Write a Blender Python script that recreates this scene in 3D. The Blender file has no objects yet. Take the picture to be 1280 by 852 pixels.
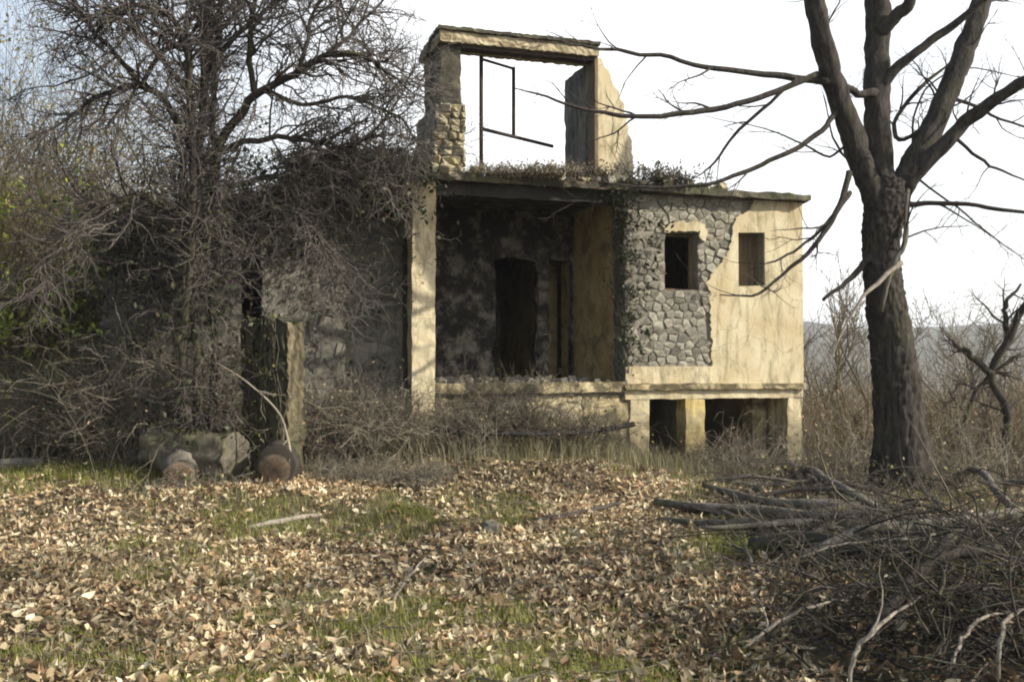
import bpy, bmesh, math, random
import numpy as np
from mathutils import Vector, Matrix

random.seed(7)
rng = np.random.default_rng(7)
SC = bpy.context.scene
COL = SC.collection

# ------------------------------------------------------------------ camera
F = 1244.0            # focal length in pixels of the 1280 px wide photograph
CAMZ = 1.55
PITCH = math.atan(29 / F)
cam = bpy.data.cameras.new("camera")
cam.sensor_width = 36.0
cam.lens = F * 36.0 / 1280.0
cam.clip_start = 0.05
cam.clip_end = 6000
cam.dof.use_dof = True
cam.dof.focus_distance = 12.5
cam.dof.aperture_fstop = 9.0
camo = bpy.data.objects.new("camera", cam)
camo.location = (0, 0, CAMZ)
camo.rotation_euler = (math.pi / 2 + PITCH, 0, 0)
COL.objects.link(camo)
SC.camera = camo

# ------------------------------------------------------------------ light
SUN = Vector((0.90, -0.24, 0.52)).normalized()       # direction to the sun
el = math.asin(SUN.z)
az = math.atan2(SUN.x, SUN.y)
w = bpy.data.worlds.new("World")
SC.world = w
w.use_nodes = True
nt = w.node_tree
nt.nodes.clear()
wo = nt.nodes.new("ShaderNodeOutputWorld")
bg = nt.nodes.new("ShaderNodeBackground")
sky = nt.nodes.new("ShaderNodeTexSky")
sky.sky_type = 'NISHITA'
sky.sun_disc = False
sky.sun_elevation = el
sky.sun_rotation = az
sky.air_density = 1.2
sky.dust_density = 2.5
sky.ozone_density = 1.0
bg.inputs[1].default_value = 0.13
# thin high veil of cloud, torn open in places, thinned overhead to lower the ambient light
tc = nt.nodes.new("ShaderNodeTexCoord")
mp = nt.nodes.new("ShaderNodeMapping"); mp.inputs['Scale'].default_value = (1.0, 1.0, 2.2)
mp.inputs['Location'].default_value = (0.3, 0.1, 0.0)
nz = nt.nodes.new("ShaderNodeTexNoise"); nz.inputs['Scale'].default_value = 2.1
nz.inputs['Detail'].default_value = 6; nz.inputs['Roughness'].default_value = 0.55
rp = nt.nodes.new("ShaderNodeValToRGB")
rp.color_ramp.elements[0].position = 0.30; rp.color_ramp.elements[0].color = (0.55, 0.55, 0.55, 1)
rp.color_ramp.elements[1].position = 0.62; rp.color_ramp.elements[1].color = (1, 1, 1, 1)
mx = nt.nodes.new("ShaderNodeMix"); mx.data_type = 'RGBA'
mx.inputs[7].default_value = (9.6, 9.6, 9.65, 1)
nt.links.new(tc.outputs['Generated'], mp.inputs[0])
nt.links.new(mp.outputs[0], nz.inputs['Vector'])
nt.links.new(nz.outputs[0], rp.inputs[0])
sx = nt.nodes.new("ShaderNodeSeparateXYZ"); nt.links.new(tc.outputs['Generated'], sx.inputs[0])
def mrange(src, a, b, c, d):
    m = nt.nodes.new("ShaderNodeMapRange"); m.interpolation_type = 'SMOOTHSTEP'
    for i, v in enumerate((a, b, c, d)): m.inputs[i + 1].default_value = v
    nt.links.new(src, m.inputs[0]); return m.outputs[0]
def mul(a, b):
    m = nt.nodes.new("ShaderNodeMath"); m.operation = 'MULTIPLY'; nt.links.new(a, m.inputs[0]); nt.links.new(b, m.inputs[1]); return m.outputs[0]
veil = mul(mrange(sx.outputs[0], -.66, .06, .0, 1.0), mrange(sx.outputs[2], .38, .85, 1.0, .12))
nt.links.new(mul(rp.outputs[0], veil), mx.inputs[0])
nt.links.new(sky.outputs[0], mx.inputs[6])
nt.links.new(mx.outputs[2], bg.inputs[0])
nt.links.new(bg.outputs[0], wo.inputs[0])

sl = bpy.data.lights.new("sun", 'SUN')
sl.energy = 5.0
sl.angle = math.radians(0.6)
sl.color = (1.0, 0.93, 0.80)
so = bpy.data.objects.new("sun", sl)
so.rotation_euler = SUN.to_track_quat('Z', 'Y').to_euler()
so.location = (20, -5, 20)
COL.objects.link(so)

SC.view_settings.view_transform = 'Standard'
SC.view_settings.look = 'None'
SC.view_settings.exposure = 0.50
SC.view_settings.gamma = 1.0
SC.render.engine = 'CYCLES'
SC.cycles.max_bounces = 6
SC.cycles.transparent_max_bounces = 8
SC.cycles.filter_width = 2.0

# ------------------------------------------------------------------ helpers
def P(px, py, Y):
    """world point seen at photograph pixel (px, py), at distance Y in front of the camera"""
    c, s = math.cos(PITCH), math.sin(PITCH)
    a, b = (px - 640) / F, (426 - py) / F
    d = Vector((a, c - b * s, s + b * c))
    return Vector((0, 0, CAMZ)) + d * (Y / d.y)

def ss(a, b, x):
    t = np.clip((np.asarray(x, float) - a) / (b - a), 0, 1)
    return t * t * (3 - 2 * t)

_tab = np.random.default_rng(3).random((256, 256))
def vn(x, y):
    """smooth value noise in -1..1"""
    x = np.asarray(x, float); y = np.asarray(y, float)
    xi = np.floor(x).astype(int); yi = np.floor(y).astype(int)
    fx = x - xi; fy = y - yi
    fx = fx * fx * (3 - 2 * fx); fy = fy * fy * (3 - 2 * fy)
    a = _tab[xi % 256, yi % 256]; b = _tab[(xi + 1) % 256, yi % 256]
    c = _tab[xi % 256, (yi + 1) % 256]; d = _tab[(xi + 1) % 256, (yi + 1) % 256]
    return ((a * (1 - fx) + b * fx) * (1 - fy) + (c * (1 - fx) + d * fx) * fy) * 2 - 1

def gz(x, y):
    x = np.asarray(x, float); y = np.asarray(y, float)
    z = 0.42 * ss(8.5, 13.2, y) * ss(3.4, -0.5, x)
    z = z + 0.40 * ss(12, 22, y) * ss(-1, -6.5, x)
    z = z - np.minimum(0.12 * np.maximum(0, y - 15.2), 9.0) * ss(1.5, 6.0, x)
    z = z - 3.0 * ss(45, 140, y) * ss(6.0, -6, x)
    z = z - 0.22 * ss(12.3, 14.0, y) * ss(1.2, 2.6, x) * ss(20, 16, y)
    z = z + 0.26 * np.exp(-((x - 2.75) / 1.25) ** 2 - ((y - 6.4) / 1.9) ** 2)
    z = z + 0.16 * np.exp(-((x - 3.2) / 1.6) ** 2 - ((y - 10.2) / 1.2) ** 2)
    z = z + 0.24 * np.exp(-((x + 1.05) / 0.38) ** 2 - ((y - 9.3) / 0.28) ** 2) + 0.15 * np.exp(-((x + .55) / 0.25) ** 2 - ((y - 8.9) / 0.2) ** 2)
    near = ss(60, 20, np.hypot(x, y))
    z = z + near * (0.07 * vn(x * .7 + 9, y * .7) + 0.03 * vn(x * 2.1, y * 2.1 + 5) + 0.012 * vn(x * 6, y * 6))
    z = z + (1 - near) * 0.6 * vn(x * .03, y * .03)
    return z
def gz1(x, y): return float(gz(x, y))

def mesh_np(name, V, faces, mat, parent=None, tint=None, smooth=True, link=True):
    """V (n,3); faces: list of (m,k) int arrays of equal k each"""
    me = bpy.data.meshes.new(name)
    V = np.asarray(V, np.float32).reshape(-1, 3)
    me.vertices.add(len(V)); me.vertices.foreach_set("co", V.ravel())
    loops = np.concatenate([f.ravel() for f in faces]).astype(np.int32)
    tot = np.concatenate([np.full(len(f), f.shape[1], np.int32) for f in faces])
    st = np.concatenate([[0], np.cumsum(tot)[:-1]]).astype(np.int32)
    me.loops.add(len(loops)); me.loops.foreach_set("vertex_index", loops)
    me.polygons.add(len(tot)); me.polygons.foreach_set("loop_start", st)
    me.polygons.foreach_set("loop_total", tot)
    if smooth: me.polygons.foreach_set("use_smooth", np.ones(len(tot), bool))
    if tint is not None:
        ca = me.color_attributes.new("tint", 'FLOAT_COLOR', 'POINT')
        t4 = np.ones((len(V), 4), np.float32); t4[:, :3] = tint
        ca.data.foreach_set("color", t4.ravel())
    me.update(calc_edges=True)
    me.materials.append(mat)
    if not link: return me
    o = bpy.data.objects.new(name, me); COL.objects.link(o)
    if parent: o.parent = parent
    return o

def tubes(Pt, R, s=3, close=False):
    """Pt (N,K,3), R (N,K) -> verts, quads"""
    N, K, _ = Pt.shape
    T = np.gradient(Pt, axis=1)
    T /= np.linalg.norm(T, axis=2, keepdims=True) + 1e-9
    md = np.abs(Pt[:, -1] - Pt[:, 0])
    ref = np.zeros((N, 3)); ref[np.arange(N), np.argmin(md, axis=1)] = 1
    A = np.cross(T, ref[:, None, :]); A /= np.linalg.norm(A, axis=2, keepdims=True) + 1e-9
    B = np.cross(T, A)
    ang = np.arange(s) / s * 2 * np.pi
    if R.ndim == 2: R = np.repeat(R[:, :, None], s, axis=2)
    V = Pt[:, :, None, :] + R[..., None] * (A[:, :, None, :] * np.cos(ang)[None, None, :, None] + B[:, :, None, :] * np.sin(ang)[None, None, :, None])
    i = np.arange(N)[:, None, None] * K * s; k = np.arange(K - 1)[None, :, None] * s; j = np.arange(s)[None, None, :]
    j2 = (j + 1) % s
    Q = np.stack([i + k + j, i + k + j2, i + k + s + j2, i + k + s + j], axis=-1).reshape(-1, 4)
    return V.reshape(-1, 3), Q

def smooth_line(pts, K, jit=0.0, r=None):
    """Catmull-Rom through pts, resampled to K points"""
    p = np.array([list(q) for q in pts], float)
    if len(p) < 3:
        p = np.array([p[0], (p[0] + p[-1]) / 2, p[-1]])
    e = np.vstack([2 * p[0] - p[1], p, 2 * p[-1] - p[-2]])
    n = len(p) - 1
    u = np.linspace(0, n - 1e-6, K); i = u.astype(int); t = (u - i)[:, None]
    a, b, c, d = e[i], e[i + 1], e[i + 2], e[i + 3]
    q = 0.5 * (2 * b + (c - a) * t + (2 * a - 5 * b + 4 * c - d) * t ** 2 + (3 * b - a - 3 * c + d) * t ** 3)
    if jit:
        nz_ = rng.normal(0, jit, (K, 3)); nz_[0] = 0
        q = q + (nz_ + np.roll(nz_, 1, 0)) * 0.5
    return q

def spawn(Pt, R, n, L, ang=(30, 70), up=0.0, K=7, t0=0.15, r=(0.35, 0.02), wob=0.18, tip=0.0012, t1=0.98, taper=True, drift=None):
    """n side shoots from the lines Pt (N,K,3)"""
    N, Kp, _ = Pt.shape
    ln = np.linalg.norm(np.diff(Pt, axis=1), axis=2).sum(1)
    idx = rng.choice(N, n, p=ln / ln.sum())
    t = rng.uniform(t0, t1, n) * (Kp - 1); i = t.astype(int).clip(0, Kp - 2); f = (t - i)[:, None]
    pos = Pt[idx, i] * (1 - f) + Pt[idx, i + 1] * f
    tan = Pt[idx, i + 1] - Pt[idx, i]; tan /= np.linalg.norm(tan, axis=1, keepdims=True) + 1e-9
    rpar = R[idx, i] * (1 - f[:, 0]) + R[idx, i + 1] * f[:, 0]
    d = rng.normal(size=(n, 3)); d -= (d * tan).sum(1, keepdims=True) * tan
    d /= np.linalg.norm(d, axis=1, keepdims=True) + 1e-9
    a = np.radians(rng.uniform(ang[0], ang[1], n))[:, None]
    D = tan * np.cos(a) + d * np.sin(a)
    le = rng.uniform(0.45, 1.15, n) * L
    if taper: le = le * (1.15 - 0.6 * t / Kp)
    out = np.empty((n, K, 3)); out[:, 0] = pos
    for k in range(1, K):
        D = D + rng.normal(0, wob, (n, 3)) + np.array([0, 0, up / K])
        if drift is not None: D = D + np.array(drift) / K
        D /= np.linalg.norm(D, axis=1, keepdims=True) + 1e-9
        out[:, k] = out[:, k - 1] + D * (le / (K - 1))[:, None]
    r0 = np.minimum(rpar * r[0], r[1])
    r0 = np.maximum(r0, tip * 1.6)
    RR = r0[:, None] * (1 - np.linspace(0, 1, K)[None] ** 1.2) + tip
    return out, RR

def join(parts):
    Vs, Fs, o = [], [], 0
    for V, Q in parts:
        Vs.append(V); Fs.append(Q + o); o += len(V)
    return np.vstack(Vs), [np.vstack(Fs)]

def tag(o, label=None, cat=None, group=None, kind=None):
    if label: o['label'] = label
    if cat: o['category'] = cat
    if group: o['group'] = group
    if kind: o['kind'] = kind
    return o

def empty(name, loc, label=None, cat=None, group=None, rot=None):
    o = bpy.data.objects.new(name, None); o.location = loc
    if rot: o.rotation_euler = rot
    COL.objects.link(o)
    o.empty_display_size = 0.2
    return tag(o, label, cat, group)

# ------------------------------------------------------------------ materials
def mat(name, base, rough=0.9, fn=None, spec=0.25):
    m = bpy.data.materials.new(name); m.use_nodes = True
    t = m.node_tree; b = t.nodes['Principled BSDF']
    b.inputs['Base Color'].default_value = (*base, 1)
    b.inputs['Roughness'].default_value = rough
    b.inputs['Specular IOR Level'].default_value = spec
    if fn: fn(t, b)
    return m
def N_(t, kind, **kw):
    n = t.nodes.new(kind)
    for k, v in kw.items():
        n.inputs[k].default_value = v
    return n
def noise(t, scale, detail=5, rough=0.6, coord='Object', stretch=None, dist=0.0):
    c = t.nodes.new("ShaderNodeTexCoord"); out = c.outputs[coord]
    if stretch:
        m = t.nodes.new("ShaderNodeMapping"); m.inputs['Scale'].default_value = stretch
        t.links.new(out, m.inputs[0]); out = m.outputs[0]
    n = N_(t, "ShaderNodeTexNoise", Scale=scale, Detail=detail, Roughness=rough, Distortion=dist)
    t.links.new(out, n.inputs['Vector'])
    return n.outputs[0]
def ramp(t, src, stops):
    r = t.nodes.new("ShaderNodeValToRGB"); cr = r.color_ramp
    while len(cr.elements) < len(stops): cr.elements.new(0.5)
    for e, (p, c) in zip(cr.elements, stops):
        e.position = p; e.color = (*c, 1) if len(c) == 3 else c
    t.links.new(src, r.inputs[0]); return r.outputs[0]
def mixc(t, fac, a, b, mode='MIX'):
    m = t.nodes.new("ShaderNodeMix"); m.data_type = 'RGBA'; m.blend_type = mode
    for s, i in ((fac, 0), (a, 6), (b, 7)):
        if isinstance(s, (int, float)): m.inputs[i].default_value = s
        elif isinstance(s, tuple): m.inputs[i].default_value = (*s, 1)
        else: t.links.new(s, m.inputs[i])
    return m.outputs[2]
def bump(t, b, src, strength=0.5, dist=0.02):
    n = t.nodes.new("ShaderNodeBump"); n.inputs['Strength'].default_value = strength
    n.inputs['Distance'].default_value = dist
    t.links.new(src, n.inputs['Height']); t.links.new(n.outputs[0], b.inputs['Normal'])
def attr(t, name='tint'):
    a = t.nodes.new("ShaderNodeAttribute"); a.attribute_name = name; return a.outputs['Color']
def orand(t):
    return t.nodes.new("ShaderNodeObjectInfo").outputs['Random']

def plaster_fn(c1, c2, stain, amt=0.5, cover=(0.50, 0.66), st=(2.4, 2.4, .55)):
    def fn(t, b):
        n1 = noise(t, 1.7, 7, 0.62); n2 = noise(t, 9, 6, 0.7); n3 = noise(t, 3.0, 7, 0.7, stretch=st, dist=0.6)
        c = ramp(t, n1, [(0.35, c1), (0.62, c2)])
        c = mixc(t, ramp(t, n3, [(cover[0], (0, 0, 0)), (cover[1], (amt, amt, amt))]), c, stain)
        c = mixc(t, ramp(t, n2, [(0.30, (.55, .55, .55)), (0.42, (0, 0, 0))]), c, (c1[0] * .55, c1[1] * .5, c1[2] * .42))
        co = t.nodes.new("ShaderNodeTexCoord"); nd = N_(t, "ShaderNodeTexNoise", Scale=2.3, Detail=5.0)
        t.links.new(co.outputs['Object'], nd.inputs['Vector'])
        ad = t.nodes.new("ShaderNodeVectorMath"); ad.operation = 'MULTIPLY_ADD'; ad.inputs[1].default_value = (.5, .5, .5)
        t.links.new(nd.outputs['Color'], ad.inputs[0]); t.links.new(co.outputs['Object'], ad.inputs[2])
        vo = t.nodes.new("ShaderNodeTexVoronoi"); vo.feature = 'DISTANCE_TO_EDGE'; vo.inputs['Scale'].default_value = 1.15
        t.links.new(ad.outputs[0], vo.inputs['Vector'])
        c = mixc(t, ramp(t, vo.outputs['Distance'], [(0, (.42, .42, .42)), (.010, (0, 0, 0))]), c, (.10, .08, .05))
        sp_ = t.nodes.new("ShaderNodeSeparateXYZ"); t.links.new(co.outputs['Object'], sp_.inputs[0])
        zz_ = t.nodes.new("ShaderNodeMath"); zz_.operation = 'MULTIPLY_ADD'; zz_.inputs[1].default_value = -.9
        t.links.new(nd.outputs[0], zz_.inputs[0]); t.links.new(sp_.outputs[2], zz_.inputs[2])
        c = mixc(t, ramp(t, zz_.outputs[0], [(0, (.75, .75, .75)), (.45, (0, 0, 0))]), c, (.12, .105, .06))
        t.links.new(c, b.inputs['Base Color'])
        bump(t, b, noise(t, 26, 8, 0.75), 0.55, 0.012)
    return fn
M = {}
M['plaster'] = mat('yellowed_plaster', (.6, .52, .34), .93, plaster_fn((.49, .40, .24), (.62, .55, .38), (.22, .185, .11), .8, (.48, .66)))
M['plaster_dirty'] = mat('dirty_plaster', (.4, .35, .24), .95, plaster_fn((.34, .27, .14), (.58, .49, .30), (.10, .085, .05), .95, (.44, .56), (1, 1, .8)))
M['plaster_inner'] = mat('brown_inner_plaster', (.2, .17, .11), .95, plaster_fn((.40, .29, .13), (.52, .41, .22), (.12, .10, .06), .7, (.48, .62), (1, 1, 1)))  # yellow-brown plaster with darker patches, for the porch side wall
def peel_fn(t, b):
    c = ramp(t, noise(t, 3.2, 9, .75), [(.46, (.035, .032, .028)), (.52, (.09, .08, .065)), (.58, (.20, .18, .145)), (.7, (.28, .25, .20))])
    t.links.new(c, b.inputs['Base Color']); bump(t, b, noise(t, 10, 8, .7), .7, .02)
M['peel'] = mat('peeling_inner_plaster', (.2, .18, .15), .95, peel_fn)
M['black_plaster'] = mat('near_black_plaster', (.035, .033, .03), .95, plaster_fn((.03, .028, .025), (.05, .047, .04), (.02, .02, .018), .8))  # near-black plaster for inner walls, porch lintel and left floor
M['mortar'] = mat('grey_mortar', (.2, .18, .15), .96, plaster_fn((.16, .145, .115), (.27, .245, .20), (.06, .06, .05), .7))
M['darkwall'] = mat('weathered_dark_wall', (.1, .1, .085), .96, plaster_fn((.11, .105, .088), (.23, .215, .18), (.045, .045, .035), .8, (.45, .62)))
def stone_fn(t, b):
    c = ramp(t, orand(t), [(0, (.19, .175, .145)), (.4, (.33, .305, .25)), (.7, (.44, .41, .33)), (1, (.25, .23, .18))])
    c = mixc(t, ramp(t, noise(t, 9, 7, .7), [(.4, (0, 0, 0)), (.66, (.7, .7, .7))]), c, (.10, .10, .075))
    t.links.new(c, b.inputs['Base Color'])
    bump(t, b, noise(t, 18, 8, .75), .9, .015)
M['stone'] = mat('grey_field_stone', (.35, .33, .29), .93, stone_fn)
def ystone_fn(t, b):
    c = ramp(t, orand(t), [(0, (.36, .30, .17)), (.5, (.52, .45, .29)), (1, (.42, .37, .26))])
    c = mixc(t, ramp(t, noise(t, 9, 7, .7), [(.45, (0, 0, 0)), (.66, (.6, .6, .6))]), c, (.12, .12, .08))
    t.links.new(c, b.inputs['Base Color'])
    bump(t, b, noise(t, 18, 8, .75), .9, .015)
M['ystone'] = mat('ochre_rubble_stone', (.4, .36, .25), .93, ystone_fn)
def conc_fn(t, b):
    c = ramp(t, noise(t, 4, 7, .65), [(.38, (.035, .032, .024)), (.58, (.11, .098, .07)), (.74, (.28, .25, .18))])
    c = mixc(t, ramp(t, noise(t, 1.3, 5, .6), [(.5, (0, 0, 0)), (.65, (.8, .8, .8))]), c, (.09, .095, .05))
    t.links.new(c, b.inputs['Base Color']); bump(t, b, noise(t, 11, 8, .75), .8, .02)
M['concrete'] = mat('mossy_concrete', (.25, .23, .18), .95, conc_fn)
def beam_fn(t, b):
    c = ramp(t, noise(t, 5, 7, .65, stretch=(.4, .4, 2.5)), [(.35, (.14, .105, .06)), (.5, (.36, .30, .19)), (.68, (.58, .51, .35))])
    t.links.new(c, b.inputs['Base Color']); bump(t, b, noise(t, 12, 8, .75), .8, .02)
M['beamedge'] = mat('flaking_cornice_plaster', (.5, .43, .3), .95, beam_fn)
M['rust'] = mat('rusty_steel', (.045, .032, .026), .8)
M['pipe'] = mat('dark_iron_pipe', (.03, .028, .025), .7)
M['brown_wood'] = mat('weathered_brown_board', (.17, .125, .07), .9, lambda t, b: (t.links.new(ramp(t, noise(t, 6, 6, .6, stretch=(3, 3, .3)), [(.3, (.11, .08, .05)), (.7, (.20, .155, .095))]), b.inputs['Base Color']), None)[1])
M['redbrick'] = mat('old_red_brick', (.22, .075, .05), .93)

def bark_fn(c1, c2, moss=0.0, sc=7):
    def fn(t, b):
        n = noise(t, sc, 8, .72, stretch=(1, 1, .28), dist=.5)
        c = ramp(t, n, [(.32, c1), (.66, c2)])
        if moss: c = mixc(t, ramp(t, noise(t, 2.5, 5, .6), [(.5, (0, 0, 0)), (.62, (moss, moss, moss))]), c, (.11, .12, .035))
        t.links.new(c, b.inputs['Base Color']); bump(t, b, n, 1.0, .03)
    return fn
M['bark'] = mat('dark_furrowed_bark', (.05, .04, .035), .95, bark_fn((.010, .009, .008), (.075, .064, .055), .12, 16))
M['bark2'] = mat('grey_tree_bark', (.08, .07, .06), .95, bark_fn((.018, .015, .013), (.07, .06, .05), .3))
M['twig'] = mat('thin_twig_bark', (.075, .06, .05), .9, bark_fn((.025, .021, .018), (.085, .07, .058), 0, 3))
M['twig_pale'] = mat('dry_grey_stem', (.2, .17, .13), .9, bark_fn((.10, .085, .062), (.34, .30, .23), 0, 2.5))
M['twig_mid'] = mat('brown_grey_stem', (.13, .11, .085), .9, bark_fn((.05, .042, .033), (.17, .145, .11), .2, 2.5))
M['scrub'] = mat('warm_brown_stem', (.15, .11, .07), .9, bark_fn((.06, .046, .03), (.22, .175, .115), .2, 2.5))
M['twig_grey'] = mat('grey_twig_bark', (.1, .09, .08), .9, bark_fn((.045, .04, .035), (.15, .13, .115), 0, 3))
M['vine'] = mat('woody_vine', (.11, .095, .075), .9, bark_fn((.035, .031, .024), (.12, .105, .08), .2, 2))
M['log'] = mat('grey_log_bark', (.13, .115, .095), .95, bark_fn((.035, .03, .025), (.21, .19, .16), .35, 9))
M['deadwood'] = mat('bleached_dead_branch', (.4, .36, .3), .9, bark_fn((.16, .135, .10), (.44, .39, .32), 0, 14))
def cut_fn(t, b):
    co = t.nodes.new("ShaderNodeTexCoord"); sc_ = t.nodes.new("ShaderNodeVectorMath"); sc_.operation = 'MULTIPLY'; sc_.inputs[1].default_value = (1, 1, 0)
    t.links.new(co.outputs['Object'], sc_.inputs[0])
    nd = N_(t, "ShaderNodeTexNoise", Scale=9.0, Detail=4.0); t.links.new(co.outputs['Object'], nd.inputs['Vector'])
    ad = t.nodes.new("ShaderNodeVectorMath"); ad.operation = 'MULTIPLY_ADD'; ad.inputs[1].default_value = (.05, .05, .0)
    t.links.new(nd.outputs['Color'], ad.inputs[0]); t.links.new(sc_.outputs[0], ad.inputs[2])
    ln = t.nodes.new("ShaderNodeVectorMath"); ln.operation = 'LENGTH'; t.links.new(ad.outputs[0], ln.inputs[0])
    c = ramp(t, ln.outputs['Value'], [(.0, (.035, .025, .02)), (.05, (.10, .065, .045)), (.11, (.125, .085, .055)), (.155, (.17, .13, .09)), (.185, (.04, .032, .026))])
    c = mixc(t, ramp(t, noise(t, 7, 6, .75), [(.45, (0, 0, 0)), (.62, (.75, .75, .75))]), c, (.04, .035, .028))
    t.links.new(c, b.inputs['Base Color']); bump(t, b, noise(t, 16, 7, .75), .8, .012)
M['cut'] = mat('reddish_cut_wood', (.2, .11, .07), .9, cut_fn)

def leafm(name, rough=.8, trans=.35, mul=(1, 1, 1)):
    m = bpy.data.materials.new(name); m.use_nodes = True
    t = m.node_tree; t.nodes.clear()
    o = t.nodes.new("ShaderNodeOutputMaterial"); d = t.nodes.new("ShaderNodeBsdfPrincipled")
    d.inputs['Roughness'].default_value = rough; d.inputs['Specular IOR Level'].default_value = .3
    tr = t.nodes.new("ShaderNodeBsdfTranslucent"); mi = t.nodes.new("ShaderNodeMixShader"); mi.inputs[0].default_value = trans
    c = mixc(t, 1.0, attr(t), mul, 'MULTIPLY')
    c = mixc(t, ramp(t, noise(t, 40, 3, .6), [(.4, (.45, .45, .45)), (.6, (0, 0, 0))]), c, mixc(t, .5, c, (.06, .045, .03)))
    t.links.new(c, d.inputs['Base Color']); t.links.new(c, tr.inputs['Color'])
    t.links.new(d.outputs[0], mi.inputs[1]); t.links.new(tr.outputs[0], mi.inputs[2]); t.links.new(mi.outputs[0], o.inputs[0])
    return m
M['dryleaf'] = leafm('dry_fallen_leaf', .65, .22)
M['green'] = leafm('green_blade', .6, .35)
M['ivy'] = leafm('ivy_leaf', .45, .2)

def ground_fn(t, b):
    n = noise(t, .9, 6, .6); n2 = noise(t, 7, 7, .7)
    c = ramp(t, n2, [(.3, (.035, .026, .017)), (.5, (.12, .09, .055)), (.7, (.25, .20, .13))])
    g = ramp(t, n2, [(.3, (.03, .038, .012)), (.7, (.10, .12, .035))])
    c = mixc(t, ramp(t, n, [(.48, (0, 0, 0)), (.62, (.75, .75, .75))]), c, g)
    t.links.new(c, b.inputs['Base Color']); bump(t, b, noise(t, 22, 8, .75), 1.0, .03)
M['soil'] = mat('leafy_soil', (.08, .06, .04), .97, ground_fn)
M['hill'] = mat('wooded_hillside', (.07, .075, .05), .97, lambda t, b: t.links.new(ramp(t, noise(t, .05, 8, .7), [(.35, (.045, .05, .03)), (.65, (.12, .11, .08))]), b.inputs['Base Color']) and None)

# ------------------------------------------------------------------ ground and hills
def axis(lo, hi, n, fine_lo, fine_hi, nf):
    a = np.linspace(fine_lo, fine_hi, nf)
    g = np.geomspace(0.1, hi - fine_hi, n) + fine_hi
    h = fine_lo - np.geomspace(0.1, fine_lo - lo, n)
    return np.concatenate([h[::-1], a, g])
gx = axis(-1500, 1500, 50, -9, 9, 260); gy = axis(-300, 2500, 50, 2, 17, 220)
GX, GY = np.meshgrid(gx, gy)
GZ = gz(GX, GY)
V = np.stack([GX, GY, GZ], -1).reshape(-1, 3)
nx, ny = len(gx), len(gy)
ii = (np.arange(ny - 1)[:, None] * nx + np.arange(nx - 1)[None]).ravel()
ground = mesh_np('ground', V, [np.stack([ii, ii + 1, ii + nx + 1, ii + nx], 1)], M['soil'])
tag(ground, 'bumpy soil ground under the fallen leaves', None, None, 'structure')

hx = np.linspace(-1600, 1600, 200); hy = np.linspace(420, 1100, 40)
HX, HY = np.meshgrid(hx, hy)
HZ = -12 + (34 + 10 * vn(HX * .006, 3 + HX * 0) + 5 * vn(HX * .02 + 7, HY * .01)) * np.sin(np.clip((HY - 420) / 680, 0, 1) * np.pi) ** .6
HZ += 1.3 * vn(HX * .2, HY * .2) + 10 * ss(200, 700, HX)
V = np.stack([HX, HY, HZ], -1).reshape(-1, 3)
ii = (np.arange(39)[:, None] * 200 + np.arange(199)[None]).ravel()
hill = mesh_np('hill', V, [np.stack([ii, ii + 1, ii + 201, ii + 200], 1)], M['hill'])
tag(hill, 'long low wooded hill fading into haze on the skyline', None, None, 'structure')

# ------------------------------------------------------------------ the ruined house
UD = Vector((0.9527, 0.3040, 0)); VD = Vector((-0.3040, 0.9527, 0)); HO = Vector((-1.24, 13.4, 0))
house = empty('ruined_house', HO, 'roofless two storey stone and yellow plaster house, gutted and overgrown, behind the leafy clearing', 'ruined house')
house.rotation_euler = (0, 0, math.atan2(UD.y, UD.x))
def U(px, v=0.0):
    """u on the plane at depth v seen at column px"""
    a = (px - 640) / F
    ox, oy = HO.x + VD.x * v, HO.y + VD.y * v
    return (a * oy - ox) / (UD.x - a * UD.y)
def Z(py, px, v=0.0):
    u = U(px, v); Y = HO.y + UD.y * u + VD.y * v
    return P(px, py, Y).z
def pt(px, py, v=0.0): return (U(px, v), Z(py, px, v))

def rough_poly(pts, step=0.12, amp=0.03, fixed=()):
    out = []
    n = len(pts)
    for i in range(n):
        a, b = pts[i], pts[(i + 1) % n]
        L = math.hypot(b[0] - a[0], b[1] - a[1]); m = max(1, int(L / step))
        for k in range(m):
            t = k / m
            x, z = a[0] + (b[0] - a[0]) * t, a[1] + (b[1] - a[1]) * t
            if i not in fixed and not (k == 0 and (i - 1) % n in fixed):
                x += random.uniform(-amp, amp); z += random.uniform(-amp, amp)
            out.append((x, z))
    return out
def rect(u0, u1, z0, z1): return [(u0, z0), (u1, z0), (u1, z1), (u0, z1)]
def plate(name, outer, holes, v0, v1, m, parent=house, axis='v', bev=0.0):
    """a slab with the outline `outer` in (u, z), from depth v0 to v1; axis 'u' makes it run front to back"""
    bm = bmesh.new(); edges = []
    for loop in [outer] + list(holes):
        vs = [bm.verts.new((a, v0, z)) for a, z in loop]
        for i in range(len(vs)): edges.append(bm.edges.new((vs[i], vs[(i + 1) % len(vs)])))
    bmesh.ops.triangle_fill(bm, use_beauty=True, use_dissolve=False, edges=edges)
    r = bmesh.ops.extrude_face_region(bm, geom=bm.faces[:])
    for e in r['geom']:
        if isinstance(e, bmesh.types.BMVert): e.co.y = v1
    if axis == 'u':
        for v_ in bm.verts: v_.co = Vector((v_.co.y, v_.co.x, v_.co.z))
    elif axis == 'z':
        for v_ in bm.verts: v_.co = Vector((v_.co.x, v_.co.z, v_.co.y))
    bmesh.ops.recalc_face_normals(bm, faces=bm.faces[:])
    me = bpy.data.meshes.new(name); bm.to_mesh(me); bm.free(); me.materials.append(m)
    o = bpy.data.objects.new(name, me); COL.objects.link(o); o.parent = parent
    return o
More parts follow.
